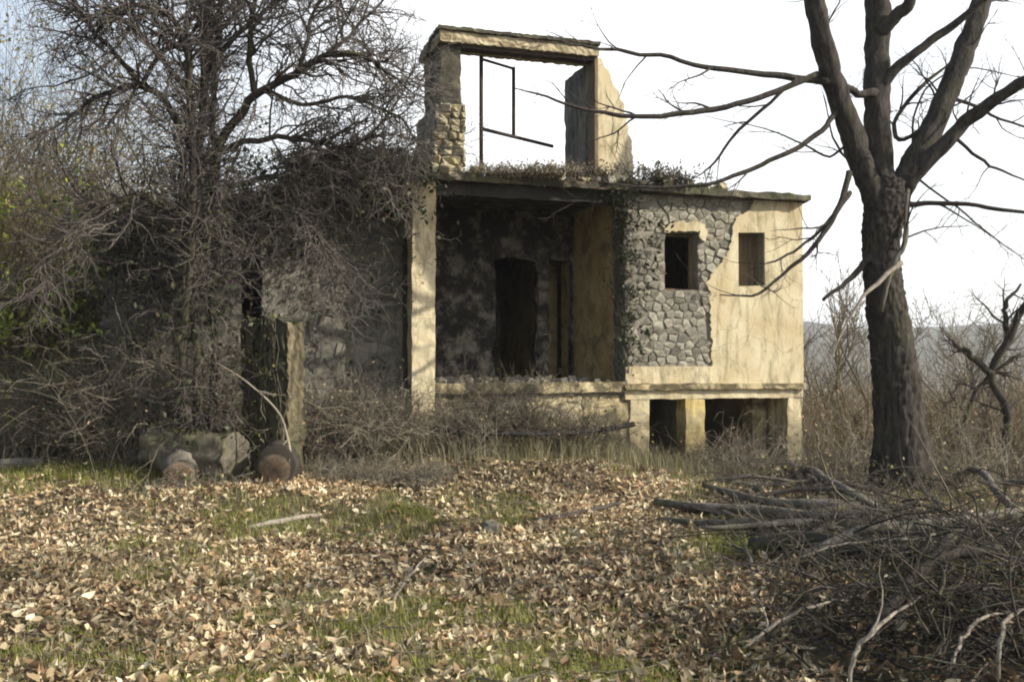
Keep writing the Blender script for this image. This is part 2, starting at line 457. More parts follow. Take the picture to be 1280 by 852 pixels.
def rough_box(name, lo, hi, m, parent=house, cuts=6, amp=0.012, seed=0, step=0.15, chip=0.0):
    """a box cut into a fine grid whose faces and edges are worn uneven"""
    bm = bmesh.new()
    lo, hi = Vector(lo), Vector(hi); sz = hi - lo
    bmesh.ops.create_cube(bm, size=1)
    for v_ in bm.verts: v_.co = Vector((lo[i] + (v_.co[i] + .5) * sz[i] for i in range(3)))
    for ax in range(3):
        n = int(min(60, max(1, sz[ax] / step)))
        for k in range(1, n):
            no = Vector((0, 0, 0)); no[ax] = 1; co = lo.copy(); co[ax] = lo[ax] + sz[ax] * k / n
            bmesh.ops.bisect_plane(bm, geom=bm.verts[:] + bm.edges[:] + bm.faces[:], plane_co=co, plane_no=no)
    r_ = random.Random(seed)
    for v_ in bm.verts:
        e = sum(1 for i in range(3) if abs(v_.co[i] - lo[i]) < 1e-4 or abs(v_.co[i] - hi[i]) < 1e-4)
        k = amp * (1 + (chip if e >= 2 else 0))
        c = (lo + hi) / 2
        v_.co += Vector((r_.uniform(-k, k), r_.uniform(-k, k), r_.uniform(-k, k)))
        if e >= 2 and chip:
            for i in range(3):
                if sz[i] < 3: v_.co[i] += (c[i] - v_.co[i]) * r_.uniform(0, .02) * chip
    bmesh.ops.recalc_face_normals(bm, faces=bm.faces[:])
    me = bpy.data.meshes.new(name); bm.to_mesh(me); bm.free(); me.materials.append(m)
    o = bpy.data.objects.new(name, me); COL.objects.link(o); o.parent = parent
    return o

def stone_mesh(seed, m, kind='block'):
    r_ = random.Random(seed); bm = bmesh.new()
    bmesh.ops.create_cube(bm, size=1)
    bmesh.ops.bevel(bm, geom=bm.edges[:], offset=.16, segments=1, affect='EDGES', profile=.5)
    for v_ in bm.verts: v_.co += Vector([r_.uniform(-.15, .15) for _ in range(3)])
    bmesh.ops.recalc_face_normals(bm, faces=bm.faces[:])
    me = bpy.data.meshes.new('stone'); bm.to_mesh(me); bm.free(); me.materials.append(m)
    return me
def wst_fn(t, b):
    c = ramp(t, orand(t), [(0, (.14, .13, .11)), (.5, (.18, .17, .142)), (1, (.22, .205, .17))])
    c = mixc(t, ramp(t, noise(t, 5, 7, .7), [(.45, (0, 0, 0)), (.62, (.7, .7, .7))]), c, (.05, .052, .038))
    t.links.new(c, b.inputs['Base Color']); bump(t, b, noise(t, 14, 8, .75), .8, .015)
M['wingstone'] = mat('dark_lichened_stone', (.1, .1, .08), .95, wst_fn)
GS = [stone_mesh(i, M['stone']) for i in range(8)]
YS = [stone_mesh(i + 20, M['ystone']) for i in range(6)]
DS = [stone_mesh(i + 40, M['wingstone']) for i in range(5)]
def stone(me, loc, sc, rot=(0, 0, 0), parent=house, name='stone'):
    o = bpy.data.objects.new(name, me); o.location = loc; o.scale = sc; o.rotation_euler = rot
    COL.objects.link(o); o.parent = parent
    return o
def inpoly(x, y, poly):
    c = False; n = len(poly)
    for i in range(n):
        (x1, y1), (x2, y2) = poly[i], poly[(i + 1) % n]
        if (y1 > y) != (y2 > y) and x < (x2 - x1) * (y - y1) / (y2 - y1) + x1: c = not c
    return c

uP0, uP1 = U(513), U(543)                 # porch pillar
uR, uE = U(783), U(1001)                  # right room
ZR = 4.02; ZF = 1.28; ZB = 1.50           # underside of roof, porch floor, foot of upper storey
DEP = 6.2
# openings of the right room
w1 = [pt(831, 363), pt(873, 362), pt(873, 291), pt(831, 291)]
w2 = [pt(922, 358), pt(955, 357), pt(955, 291), pt(922, 291)]
fw = plate('front_wall', [(uR, 1.30), (uE, 1.30), (uE, ZR), (uR, ZR)], [w1, w2], 0.0, 0.32, M['mortar'])
# yellow plaster coat, broken away from the left two thirds
stone_poly = [pt(*q) for q in [(783, 246), (800, 246), (935, 250), (930, 268), (917, 285), (913, 318), (899, 346), (887, 363), (890, 410), (889, 457), (783, 457)]]
pz = [pt(*q) for q in [(889, 457), (888, 415), (886, 382), (887, 366), (881, 356), (889, 343), (900, 330), (911, 312), (914, 290), (921, 272), (938, 262), (942, 250)]]
edge = []
for a, b in zip(pz[:-1], pz[1:]):                      # ragged broken edge, from the bottom up
    m_ = max(2, int(math.hypot(b[0] - a[0], b[1] - a[1]) / .035))
    edge += [(a[0] + (b[0] - a[0]) * k / m_ + random.uniform(-.024, .024), a[1] + (b[1] - a[1]) * k / m_ + random.uniform(-.007, .007)) for k in range(m_)]
poly = [(pz[-1][0], ZR - .004), (uE + .02, ZR - .004), (uE + .02, 1.26), (pz[0][0], 1.26)] + edge
plate('plaster', poly, [w2], -0.040, 0.012, M['plaster'])
# lower plaster band and the surround left round the first window
rough_box('plaster_band', (uR - .03, -.055, 1.27), (pz[0][0] - .004, .003, Z(458, 840)), M['plaster'], seed=3, amp=.008, step=.1)
s1 = rough_poly([pt(*q) for q in [(826, 283), (846, 278), (880, 279), (884, 290), (879, 302)]] + [(w1[2][0] + .012, w1[2][1] - .05), (w1[2][0] + .01, w1[2][1] + .01), (w1[3][0], w1[3][1] + .012)], .05, .022)
plate('window_surround', s1, [], -0.048, 0.006, M['plaster'])
# facing stones: irregular rubble, every stone fitted between its neighbours
def clip(poly, px_, pz_, nx_, nz_):
    out = []
    for i in range(len(poly)):
        a, b = poly[i], poly[(i + 1) % len(poly)]
        da = (a[0] - px_) * nx_ + (a[1] - pz_) * nz_; db = (b[0] - px_) * nx_ + (b[1] - pz_) * nz_
        if da <= 0: out.append(a)
        if (da < 0) != (db < 0) and abs(da - db) > 1e-9:
            t = da / (da - db); out.append((a[0] + (b[0] - a[0]) * t, a[1] + (b[1] - a[1]) * t))
    return out
def rubble_wall(region, holes, du, dz, v, depth, m, name, limit=300, jit=.42):
    us = [p[0] for p in region]; zs = [p[1] for p in region]
    sites = []
    nz_ = int((max(zs) - min(zs)) / dz) + 3; nu_ = int((max(us) - min(us)) / du) + 3
    for j in range(-1, nz_):
        for i in range(-1, nu_):
            sites.append((min(us) + (i + (.5 if j % 2 else 0) + random.uniform(-jit, jit)) * du, min(zs) + (j + random.uniform(-jit, jit) * .8) * dz))
    cnt_ = 0
    for k, (a, b) in enumerate(sites):
        if not inpoly(a, b, region) or any(inpoly(a, b, h) for h in holes) or cnt_ >= limit: continue
        pl_ = [(a - du, b - dz), (a + du, b - dz), (a + du, b + dz), (a - du, b + dz)]
        for (c, d) in sites:
            if (c, d) != (a, b) and abs(c - a) < 2.2 * du and abs(d - b) < 2.2 * dz:
                # stretched metric so that stones lie longer than they are high
                nx_, nq = (c - a), (d - b) * (du / dz) ** 1.0
                pl_ = clip(pl_, (a + c) / 2, (b + d) / 2, nx_, nq)
                if len(pl_) < 3: break
        for h in holes:
            hu0, hu1 = min(p[0] for p in h), max(p[0] for p in h); hz0, hz1 = min(p[1] for p in h), max(p[1] for p in h)
            if a < hu0 and hz0 < b < hz1: pl_ = clip(pl_, hu0 + .01, 0, 1, 0)
            elif a > hu1 and hz0 < b < hz1: pl_ = clip(pl_, hu1 - .01, 0, -1, 0)
            elif b < hz0: pl_ = clip(pl_, 0, hz0 - .0, 0, 1)
            elif b > hz1: pl_ = clip(pl_, 0, hz1 + .0, 0, -1)
        if len(pl_) < 3: continue
        cu = sum(p[0] for p in pl_) / len(pl_); cz = sum(p[1] for p in pl_) / len(pl_)
        g1, g2 = random.uniform(.86, .98), random.uniform(.70, .90)
        dp = depth * random.uniform(.25, 1.35); n_ = len(pl_)
        tu, tz = random.uniform(-.12, .12), random.uniform(-.15, .15)
        vs = [((p[0] - cu) * g1, .03, (p[1] - cz) * g1) for p in pl_] + [((p[0] - cu) * g1, -dp * .45, (p[1] - cz) * g1) for p in pl_]
        vs += [((p[0] - cu) * g2, -dp + tu * (p[0] - cu) + tz * (p[1] - cz) + random.uniform(-.006, .006), (p[1] - cz) * g2) for p in pl_]
        vs.append((random.uniform(-.01, .01), -dp - random.uniform(0, .012), random.uniform(-.01, .01)))
        fs = [(L * n_ + i, L * n_ + (i + 1) % n_, (L + 1) * n_ + (i + 1) % n_, (L + 1) * n_ + i) for L in (0, 1) for i in range(n_)] + [(2 * n_ + i, 2 * n_ + (i + 1) % n_, 3 * n_) for i in range(n_)]
        me = bpy.data.meshes.new(name); me.from_pydata(vs, [], fs); me.materials.append(m); me.update()
        o = bpy.data.objects.new(name, me); o.location = (cu, v, cz); COL.objects.link(o); o.parent = house; cnt_ += 1
    return cnt_
base_patch = rough_poly([pt(*q) for q in [(556, 500), (600, 492), (650, 498), (700, 494), (752, 503), (765, 528), (730, 545), (650, 538), (590, 548), (560, 535)]], .1, .03)
rubble_wall(base_patch, [], .19, .13, .026, .018, M['ystone'], 'base_stone', 120)
n_st = rubble_wall(stone_poly, [w1], .155, .105, .004, .028, M['stone'], 'stone', 300, .50)
# window reveals: frames
fr = empty('window', (0, 0, 0)); fr.parent = house
def frame_bars(a, v, parent, t=.045, m=M['brown_wood'], name='frame'):
    u0, u1, z0, z1 = a[0][0], a[1][0], a[0][1], a[2][1]
    bm = bmesh.new()
    for lo, hi in (((u0, v, z0), (u0 + t, v + .05, z1)), ((u1 - t, v, z0), (u1, v + .05, z1)), ((u0 + t, v, z0), (u1 - t, v + .05, z0 + t)), ((u0 + t, v, z1 - t), (u1 - t, v + .05, z1))):
        c = (Vector(lo) + Vector(hi)) / 2; s = Vector(hi) - Vector(lo)
        bmesh.ops.create_cube(bm, size=1, matrix=Matrix.Translation(c) @ Matrix.Diagonal((*s, 1)))
    me = bpy.data.meshes.new(name); bm.to_mesh(me); bm.free(); me.materials.append(m)
    o = bpy.data.objects.new(name, me); COL.objects.link(o); o.parent = parent; return o
frame_bars(w1, .18, fr)
fr2 = empty('window', (0, 0, 0)); fr2.parent = house
frame_bars(w2, .16, fr2)
sh = w2[1][0] - w2[0][0] - .09
for k in range(4):
    u0 = w2[0][0] + .045 + k * sh / 4
    rough_box('board', (u0 + .004, .19, w2[0][1] + .04), (u0 + sh / 4 - .004, .215, w2[2][1] - .04), M['brown_wood'], fr2, amp=.001, seed=k)

# side, rear and dividing walls
plate('end_wall', [(0.33, -1.0), (DEP, -1.0), (DEP, ZR), (0.33, ZR)], [], uE - .30, uE + .005, M['plaster'], axis='u')
plate('rear_wall', [(-4.9, -1.0), (uE + .005, -1.0), (uE + .005, ZR), (-4.9, 3.75)], [], DEP + .003, DEP + .3, M['mortar'])
vB = 2.06
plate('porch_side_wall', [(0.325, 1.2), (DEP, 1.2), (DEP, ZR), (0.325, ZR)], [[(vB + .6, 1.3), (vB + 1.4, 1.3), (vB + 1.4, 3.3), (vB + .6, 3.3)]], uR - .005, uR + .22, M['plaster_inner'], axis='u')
rough_box('wall_edge', (uR - .05, -.05, 1.27), (uR + .0, .32, ZR - .01), M['darkwall'], seed=9, amp=.02, step=.08)
ub0, ub1 = U(686, vB), U(712, vB)
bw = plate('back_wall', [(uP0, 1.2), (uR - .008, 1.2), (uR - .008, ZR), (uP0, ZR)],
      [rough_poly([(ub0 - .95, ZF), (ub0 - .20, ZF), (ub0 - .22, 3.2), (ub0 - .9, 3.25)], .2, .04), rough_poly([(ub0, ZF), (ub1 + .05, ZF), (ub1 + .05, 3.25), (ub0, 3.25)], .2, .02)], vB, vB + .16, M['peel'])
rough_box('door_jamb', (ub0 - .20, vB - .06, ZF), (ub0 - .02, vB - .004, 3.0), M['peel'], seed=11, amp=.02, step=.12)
plate('porch_left_wall', [(.36, 1.2), (DEP, 1.2), (DEP, ZR), (.36, ZR)], [], uP0 - .02, uP0 + .12, M['black_plaster'], axis='u')
plate('room_wall', [(vB + .17, 1.2), (DEP, 1.2), (DEP, ZR), (vB + .17, ZR)], [], 1.2, 1.34, M['black_plaster'], axis='u')
# floors
rough_box('porch_floor', (uP0 - .02, -.02, ZF - .16), (uE - .01, DEP, ZF), M['darkwall'], seed=12, amp=.006, step=.3)
# basement front
rough_box('base_wall', (uP0 + .02, .02, -.6), (U(787), .30, ZF - .165), M['plaster_dirty'], seed=13, amp=.012, step=.14)
rough_box('floor_edge', (uP1 + .01, -.06, ZF - .13), (uR - .05, -.025, ZF + .012), M['plaster_dirty'], seed=14, amp=.012, step=.09)
rough_box('ledge', (uR - .06, -.10, 1.18), (uE + .03, .31, 1.262), M['plaster_dirty'], seed=15, amp=.010, step=.12)
rough_box('beam', (uR - .03, -.03, 1.045), (uE + .01, .28, 1.177), M['plaster'], seed=16, amp=.008, step=.12)
def column(a, b, v0=0, d=.3, m=M['plaster'], top=1.043, seed=0):
    rough_box('column', (U(a), v0, -1.0), (U(b), v0 + d, top), m, seed=seed, amp=.012, step=.11)
column(787, 811, -.01, m=M['plaster'], seed=20)
M['ochre'] = mat('ochre_stained_plaster', (.5, .38, .14), .93, plaster_fn((.52, .38, .11), (.66, .56, .32), (.17, .13, .06), .7, (.42, .60)))
column(856, 880, -.02, m=M['ochre'], seed=21)
column(983, 1001, -.02, seed=22)
rough_box('column', (U(940, .4), .4, -1), (U(957, .4), .68, 1.1), M['plaster_dirty'], seed=23, step=.12)
plate('basement_rear_wall', [(uR - .3, -1), (uE - .31, -1), (uE - .31, 1.1), (uR - .3, 1.1)], [], 2.6, 2.75, M['mortar'])
plate('basement_wall', [(.31, -1), (2.59, -1), (2.59, 1.1), (.31, 1.1)], [], U(862), U(872), M['mortar'], axis='u')
rough_box('opening_post', (U(808), .06, -.6), (U(813), .2, 1.04), M['darkwall'], seed=24)
# porch pillar
rough_box('pillar', (uP0, -.10, -.1), (uP1 - .01, .20, ZR - .004), M['plaster'], seed=30, amp=.006, step=.12, chip=.7)
# roof slab, worn edge
slab = rough_box('roof_slab', (-1.75, -.20, ZR + .003), (uE + .07, DEP + .35, ZR + .10), M['concrete'], seed=31, amp=.014, step=.07, chip=.1)
rough_box('porch_lintel', (uP0, -.06, ZR - .17), (uR - .055, .16, ZR - .001), M['black_plaster'], seed=32, amp=.012, step=.12)
# left wing: dark stone walls with broken tops
vw = .42
topL = [pt(*q, vw) for q in [(505, 232), (470, 234), (440, 232), (400, 222), (372, 222), (340, 236), (300, 240), (250, 258), (215, 262), (190, 258), (160, 262), (140, 276)]]
outl = [(U(512), -.3)] + [(U(512), topL[0][1])] + topL + [(U(135, vw), -.3)]
outl = outl[:2] + rough_poly(topL, .12, .03)[:-int((topL[0][0] - topL[-1][0]) / .12) + 2] + [(U(133, vw), 2.6), (U(133, vw), -.3)]
dh = [pt(301, 520, vw), pt(326, 520, vw), pt(326, 292, vw), pt(301, 292, vw)]
dw = [pt(165, 372, vw), pt(195, 372, vw), pt(195, 310, vw), pt(165, 310, vw)]
plate('left_wall', outl, [rough_poly(dh, .2, .02), rough_poly(dw, .2, .02)], vw, vw + .35, M['darkwall'])
plate('left_end_wall', [(vw + .36, -.4), (DEP, -.4), (DEP, 3.1), (vw + .36, 3.3)], [], U(133, vw), U(133, vw) + .3, M['darkwall'], axis='u')
plate('left_floor', rect(U(133, vw) + .3, uP0 - .03, .3, .4), [], vw + .36, DEP, M['black_plaster'])
plate('left_ceiling', rough_poly(rect(U(133, vw) + .3, -1.8, 3.36, 3.46), .3, .01), [], vw + .36, DEP, M['darkwall'])
wl = [(a, b - .05) for a, b in outl]
rubble_wall(wl, [dh, dw], .26, .19, vw + .010, .013, M['wingstone'], 'wall_stone', 300)
for k in range(5):
    rough_box('brick', (U(476) + (k % 2) * .02, .30, Z(268 - k * 11, 480)), (U(476) + .2, .41, Z(268 - k * 11, 480) + .07), M['redbrick'], seed=40 + k, amp=.004)

# roof dormer: two piers, head slab, open casement
dm = empty('roof_dormer', (0, 0, 0)); dm.parent = house
zt = ZR + .135; zh = 5.95
uA0, uA1 = U(560), U(577)
uB0, uB1 = U(745), U(789)
rough_box('side_wall', (uA0 - .10, 0.06, 5.05), (uA1, 1.05, zh), M['concrete'], dm, seed=50, amp=.014, step=.10)
zr_ = zt
kk = 0
while zr_ < 5.08:                                   # rubble masonry under it, widening to the left
    hgt = random.uniform(.075, .12)
    k2 = (5.1 - zr_) / (5.1 - zt)
    ua = uA0 - .22 * k2 - .10
    for vrow in (0.0, .3, .62, .95):
        u = ua + random.uniform(-.03, .03)
        if vrow > 0:
            stone(random.choice(YS), (u + .12, vrow, zr_ + hgt / 2), (.26, .3, hgt), (0, random.uniform(-.06, .06), random.uniform(-.1, .1)), dm)
            continue
        while u < uA1 + .0:
            wd = min(random.uniform(.10, .20), max(.05, uA1 + .03 - u))
            stone(random.choice(YS), (u + wd / 2, vrow + random.uniform(-.02, .02), zr_ + hgt / 2), (wd, .26, hgt), (random.uniform(-.06, .06), random.uniform(-.08, .08), random.uniform(-.08, .08)), dm)
            u += wd + .008
    zr_ += hgt + .006
rough_box('pier_core', (uA0 - .20, -.06, zt), (uA1 - .02, 1.2, 5.06), M['mortar'], dm, seed=51, amp=.02, step=.15)
# right pier with the broken wall beside it
stepped = [(uB0, zt), (U(790), zt), (U(792), Z(196, 790)), (U(787), Z(165, 785)), (U(782), Z(140, 780)), (U(775), Z(118, 775)), (U(765), Z(98, 765)), (U(757), Z(82, 757)), (U(752), zh), (uB0, zh)]
sp = rough_poly(stepped, .06, .028, fixed=(0, 9, 8))
plate('broken_wall', sp, [], .0, .26, M['plaster'], dm)
rough_box('reveal', (uB0 + .004, .262, zt), (uB0 + .10, 1.25, zh), M['darkwall'], dm, seed=52, amp=.014, step=.1)
rough_box('reveal_edge', (uB0 - .012, -.01, zt), (uB0 + .035, .255, zh), M['brown_wood'], dm, seed=53, amp=.006, step=.15)
rough_box('head_slab', (uA0 - .13, -.04, zh + .003), (uB0 + .04, .50, zh + .15), M['beamedge'], dm, seed=54, amp=.009, step=.045, chip=.1)
rough_box('coping', (uA0 - .16, -.09, zh + .154), (uB0 + .05, .55, zh + .20), M['concrete'], dm, seed=55, amp=.008, step=.05, chip=.1)
rough_box('side_coping', (uA0 - .17, .51, zh + .003), (uA1 + .02, 1.10, zh + .15), M['concrete'], dm, seed=58, amp=.012, step=.06)
rough_box('front_lintel', (uA1 + .005, .02, zh - .05), (uB0 - .02, .2, zh + .001), M['rust'], dm, seed=57, amp=.004, step=.12)
# fallen timbers are added once bar() exists
# hanging steel casement, swung open
def bar(name, a, b, r, m, parent, s=6):
    V_, Q_ = tubes(np.array([[list(a), list((Vector(a) + Vector(b)) / 2), list(b)]]), np.full((1, 3), r), s)
    cap = [np.arange(s)[None, ::-1], (np.arange(s) + 2 * s)[None]]
    return mesh_np(name, V_, [Q_] + cap, m, parent, smooth=False)
cas = empty('steel_casement', (0, 0, 0)); cas.parent = house
inv = house.matrix_world.inverted() if False else None
def H(px, py, Y):
    w_ = P(px, py, Y) - HO
    return Vector((w_.dot(UD), w_.dot(VD), w_.z))
Y0 = 14.0
bar('frame_bar', H(601.5, 70, Y0), H(601.5, 212, Y0), .030, M['rust'], cas, 4)
bar('frame_bar', H(602, 74, Y0), H(642, 86, Y0 + .45), .022, M['rust'], cas, 4)
bar('frame_bar', H(642, 84, Y0 + .45), H(642, 171, Y0 + .45), .028, M['rust'], cas, 4)
bar('frame_bar', H(602, 161, Y0), H(691, 183, Y0 + 1.0), .028, M['rust'], cas, 4)
# loose stones and lumps along the roof edge
for k in range(130):
    u = random.uniform(uP0 - 1.7, U(905)); v = abs(random.gauss(0, .22)) - .18
    s = random.uniform(.04, .12) * (1.0 if v < .3 else 1.3)
    stone(random.choice(YS + GS), (u, v, zt + s * .30 - .02), (s * 1.4, s * 1.2, s), (random.uniform(-.4, .4), random.uniform(-.4, .4), random.uniform(0, 3)), name='rubble')
for k in range(75):                                   # fallen masonry inside the porch
    s = random.uniform(.03, .11)
    stone(random.choice(GS + YS), (random.uniform(uP1 + .1, uR - .2), random.uniform(.02, 1.9), ZF + s * .28), (s * 1.4, s * 1.2, s), (random.uniform(-.4, .4), random.uniform(-.4, .4), random.uniform(0, 3)), name='rubble')

# iron rail in front of the base wall
rail = smooth_line([P(541, 536, 12.35), P(600, 540, 12.4), P(680, 542, 12.55), P(740, 539, 12.8), P(792, 530, 13.1)], 20, .004)
V_, Q_ = tubes(rail[None], np.full((1, 20), .035), 8)
rl = mesh_np('iron_rail', V_, [Q_, np.arange(8)[None, ::-1], (np.arange(8) + 19 * 8)[None]], M['pipe'])
tag(rl, 'sagging dark iron rail running along the base wall below the porch', 'rail')

# ------------------------------------------------------------------ trees
def limb(par, name, pts, radii, m, K=26, s=12, jit=.01, knob=.10, furrow=0.0):
    L = smooth_line(pts, K, jit)
    r = np.interp(np.linspace(0, 1, K), np.linspace(0, 1, len(radii)), radii)
    ang = np.arange(s)
    R = r[None, :, None] * (1 + knob * vn(ang[None, None, :] * 1.7 + 3, np.arange(K)[None, :, None] * .35) + knob * .5 * vn(ang[None, None, :] * .9, np.arange(K)[None, :, None] * .9 + 7))
    if furrow: R = R * (1 - furrow * np.abs(vn(ang[None, None, :] * .45 + 20 + .6 * vn(np.arange(K)[None, :, None] * .08, ang[None, None, :] * .1), np.arange(K)[None, :, None] * .055 + .3 * ang[None, None, :])) * 1.0 + furrow * .4 * vn(ang[None, None, :] * 1.3, np.arange(K)[None, :, None] * .6))
    V_, Q_ = tubes(L[None], R, s)
    caps = [np.arange(s)[None, ::-1], (np.arange(s) + (K - 1) * s)[None]]
    o = mesh_np(name, V_ - np.array(par.location), [Q_] + caps, m, par)
    return o, L, r
def resamp(lines, K=16):
    PP, RR = [], []
    for L, r in lines:
        u = np.linspace(0, len(L) - 1, K); i = u.astype(int).clip(0, len(L) - 2); f = (u - i)
        PP.append(L[i] * (1 - f[:, None]) + L[i + 1] * f[:, None]); RR.append(r[i] * (1 - f) + r[i + 1] * f)
    return np.array(PP), np.array(RR)
def twig_part(name, sets, m, par, s=3):
    V_, F_ = join([tubes(p, r, s) for p, r in sets])
    return mesh_np(name, V_ - np.array(par.location), F_, m, par)

# big bare tree on the right
bx, by = P(1128, 600, 12.4).x, 12.4
big = empty('bare_tree', (bx, by, gz1(bx, by)), 'large dark bare tree with forked trunk standing right of the house', 'tree')
Yt = 12.4
tr, L0, r0 = limb(big, 'trunk', [P(1135, 640, Yt), P(1130, 600, Yt), P(1124, 520, Yt), P(1116, 440, Yt), P(1106, 370, Yt), P(1101, 310, Yt), P(1106, 262, Yt), P(1112, 225, Yt)],
    [.66, .41, .29, .262, .232, .222, .25, .20], M['bark'], 170, 72, .002, .09, .07)
limbs = [(L0, r0)]
def BL(pts, radii, K=24, s=10, name='branch', m=None, add=True):
    o, L, r = limb(big, name, [P(*q) for q in pts], radii, m or M['bark'], K, s, .011, .12, .07)
    if add: limbs.append((L, r))
    return L, r
BL([(1105, 275, 12.4), (1085, 225, 12.35), (1062, 160, 12.3), (1038, 90, 12.2), (1022, 20, 12.1), (1008, -60, 12.0), (990, -160, 11.9)], [.16, .15, .145, .14, .13, .12, .08], 60, 22)
BL([(1106, 270, 12.4), (1100, 200, 12.45), (1096, 130, 12.5), (1097, 60, 12.6), (1096, 0, 12.6), (1092, -90, 12.7), (1100, -200, 12.8)], [.17, .165, .16, .155, .15, .13, .08], 60, 22)
BL([(1115, 262, 12.4), (1135, 215, 12.5), (1165, 160, 12.6), (1195, 90, 12.7), (1222, 20, 12.8), (1245, -60, 13.0), (1270, -160, 13.2)], [.16, .15, .145, .14, .13, .11, .07], 60, 22)
BL([(1130, 235, 12.4), (1165, 195, 12.3), (1205, 155, 12.2), (1250, 120, 12.0), (1300, 92, 11.8), (1400, 40, 11.6)], [.12, .10, .085, .08, .07, .03], 28, 10)
BL([(1098, 120, 12.45), (1118, 88, 12.4), (1150, 60, 12.3), (1195, 30, 12.2), (1240, -10, 12.0)], [.07, .065, .055, .05, .03], 20, 8)
BL([(1100, 40, 12.5), (1118, 22, 12.4), (1136, 5, 12.3), (1140, -30, 12.2)], [.10, .09, .08, .05], 14, 8)
BL([(1095, 115, 12.4), (1075, 118, 12.3), (1055, 108, 12.2), (1026, 100, 12.1)], [.06, .05, .045, .05], 12, 8)
# long arms reaching over the house
BL([(1030, 103, 12.2), (985, 95, 12.1), (900, 86, 11.9), (820, 70, 11.7), (745, 60, 11.5), (700, 52, 11.4)], [.05, .045, .034, .027, .020, .008], 30, 7)
BL([(1022, 92, 12.15), (975, 112, 12.0), (915, 133, 11.9), (850, 142, 11.8), (790, 146, 11.7), (735, 137, 11.6), (680, 122, 11.5), (640, 108, 11.4)], [.045, .040, .036, .036, .030, .022, .015, .006], 34, 7)
BL([(1046, 140, 12.2), (1020, 170, 12.1), (975, 196, 12.0), (930, 216, 11.9), (880, 230, 11.8), (820, 234, 11.8), (750, 228, 11.8)], [.036, .034, .032, .030, .025, .018, .008], 30, 6)
BL([(1062, 215, 12.2), (1055, 245, 12.1), (1035, 285, 12.0), (1005, 320, 11.9), (975, 345, 11.9), (945, 368, 11.8), (900, 368, 11.8)], [.04, .040, .034, .028, .022, .017, .007], 28, 6)
BL([(1064, 240, 12.2), (1040, 272, 12.05), (1010, 300, 12.0), (975, 325, 11.9), (940, 335, 11.85)], [.03, .024, .02, .014, .006], 20, 6)
BL([(1092, 318, 12.3), (1065, 345, 12.2), (1028, 373, 12.1)], [.05, .036, .02], 14, 7)
BL([(1128, 255, 12.4), (1160, 256, 12.3), (1215, 256, 12.1), (1290, 267, 12.0), (1400, 280, 12.0)], [.05, .034, .028, .022, .01], 20, 6)
BL([(1100, 390, 12.1), (1116, 332, 12.05), (1130, 305, 12.1), (1132, 275, 12.2), (1135, 235, 12.3)], [.03, .036, .034, .03, .03], 18, 6, m=M['log'])
BL([(1128, 328, 12.0), (1100, 350, 11.9), (1075, 375, 11.8), (1050, 420, 11.8), (1030, 470, 11.8)], [.034, .03, .02, .014, .006], 18, 6, m=M['deadwood'])
BL([(1060, 180, 12.3), (1035, 195, 12.4), (1000, 178, 12.5), (960, 162, 12.6), (880, 145, 12.8)], [.02, .017, .014, .010, .004], 18, 5)
BL([(1000, 97, 12.0), (960, 128, 12.0), (920, 165, 12.1), (895, 200, 12.2), (870, 222, 12.3)], [.026, .024, .022, .017, .008], 18, 5)
BL([(1090, 225, 12.5), (1060, 200, 12.7), (1040, 170, 12.9), (1030, 120, 13.0)], [.03, .02, .015, .006], 12, 5)
BL([(1170, 145, 12.6), (1130, 175, 12.7), (1118, 150, 12.9), (1150, 110, 13.0), (1190, 75, 13.1)], [.03, .03, .03, .03, .015], 18, 6, m=M['bark2'])
BL([(1180, 120, 12.7), (1215, 130, 12.8), (1260, 152, 12.9), (1330, 170, 13)], [.03, .024, .018, .008], 14, 5)
BL([(1190, 170, 12.2), (1225, 200, 12.3), (1250, 212, 12.4), (1300, 235, 12.5)], [.024, .022, .018, .008], 14, 5)
BL([(1150, 225, 12.4), (1190, 255, 12.8), (1240, 295, 13), (1290, 330, 13.2)], [.016, .014, .012, .006], 14, 5)
BL([(1140, 200, 12.5), (1142, 150, 12.9), (1160, 110, 13.1), (1205, 85, 13.3), (1290, 100, 13.4)], [.02, .016, .014, .012, .005], 16, 5)
PP, RR = resamp(limbs[1:], 16)
t1 = spawn(PP, RR, 95, 1.1, (25, 60), .1, 9, .25, (.45, .016), .13, .002)
t2 = spawn(*t1, 330, .55, (25, 65), .2, 7, .15, (.5, .006), .16, .0012)
t3 = spawn(*t2, 500, .28, (25, 60), .3, 5, .2, (.6, .004), .16, .001)
twig_part('twigs', [t1, t2, t3], M['twig'], big)

# tangled tree on the left
lx, ly = P(252, 540, 11.3).x, 11.3
lt = empty('tangled_tree', (lx, ly, gz1(lx, ly)), 'many stemmed bare tree with a dense net of twigs in front of the left wing', 'tree')
llimbs = []
def LL(pts, radii, K=22, s=8, name='branch', jit=.014):
    o, L, r = limb(lt, name, [P(*q) for q in pts], radii, M['bark2'], K, s, jit)
    llimbs.append((L, r))
LL([(250, 560, 11.3), (247, 480, 11.3), (243, 380, 11.3), (246, 290, 11.3), (250, 200, 11.3), (256, 100, 11.2), (258, 0, 11.1), (252, -120, 11.0)], [.06, .055, .05, .05, .05, .048, .04, .02], 40, 10, 'trunk')
LL([(262, 555, 11.5), (268, 450, 11.5), (262, 340, 11.5), (270, 240, 11.5), (266, 140, 11.6), (272, 40, 11.7), (285, -80, 11.8)], [.05, .045, .04, .04, .038, .034, .02], 36, 9, 'trunk')
LL([(240, 560, 11.1), (228, 450, 11.1), (236, 340, 11.0), (240, 230, 10.9), (238, 130, 10.8), (232, 60, 10.7), (210, 20, 10.7), (160, 8, 10.6), (90, 30, 10.5)], [.045, .042, .04, .04, .038, .035, .03, .022, .01], 36, 8, 'trunk')
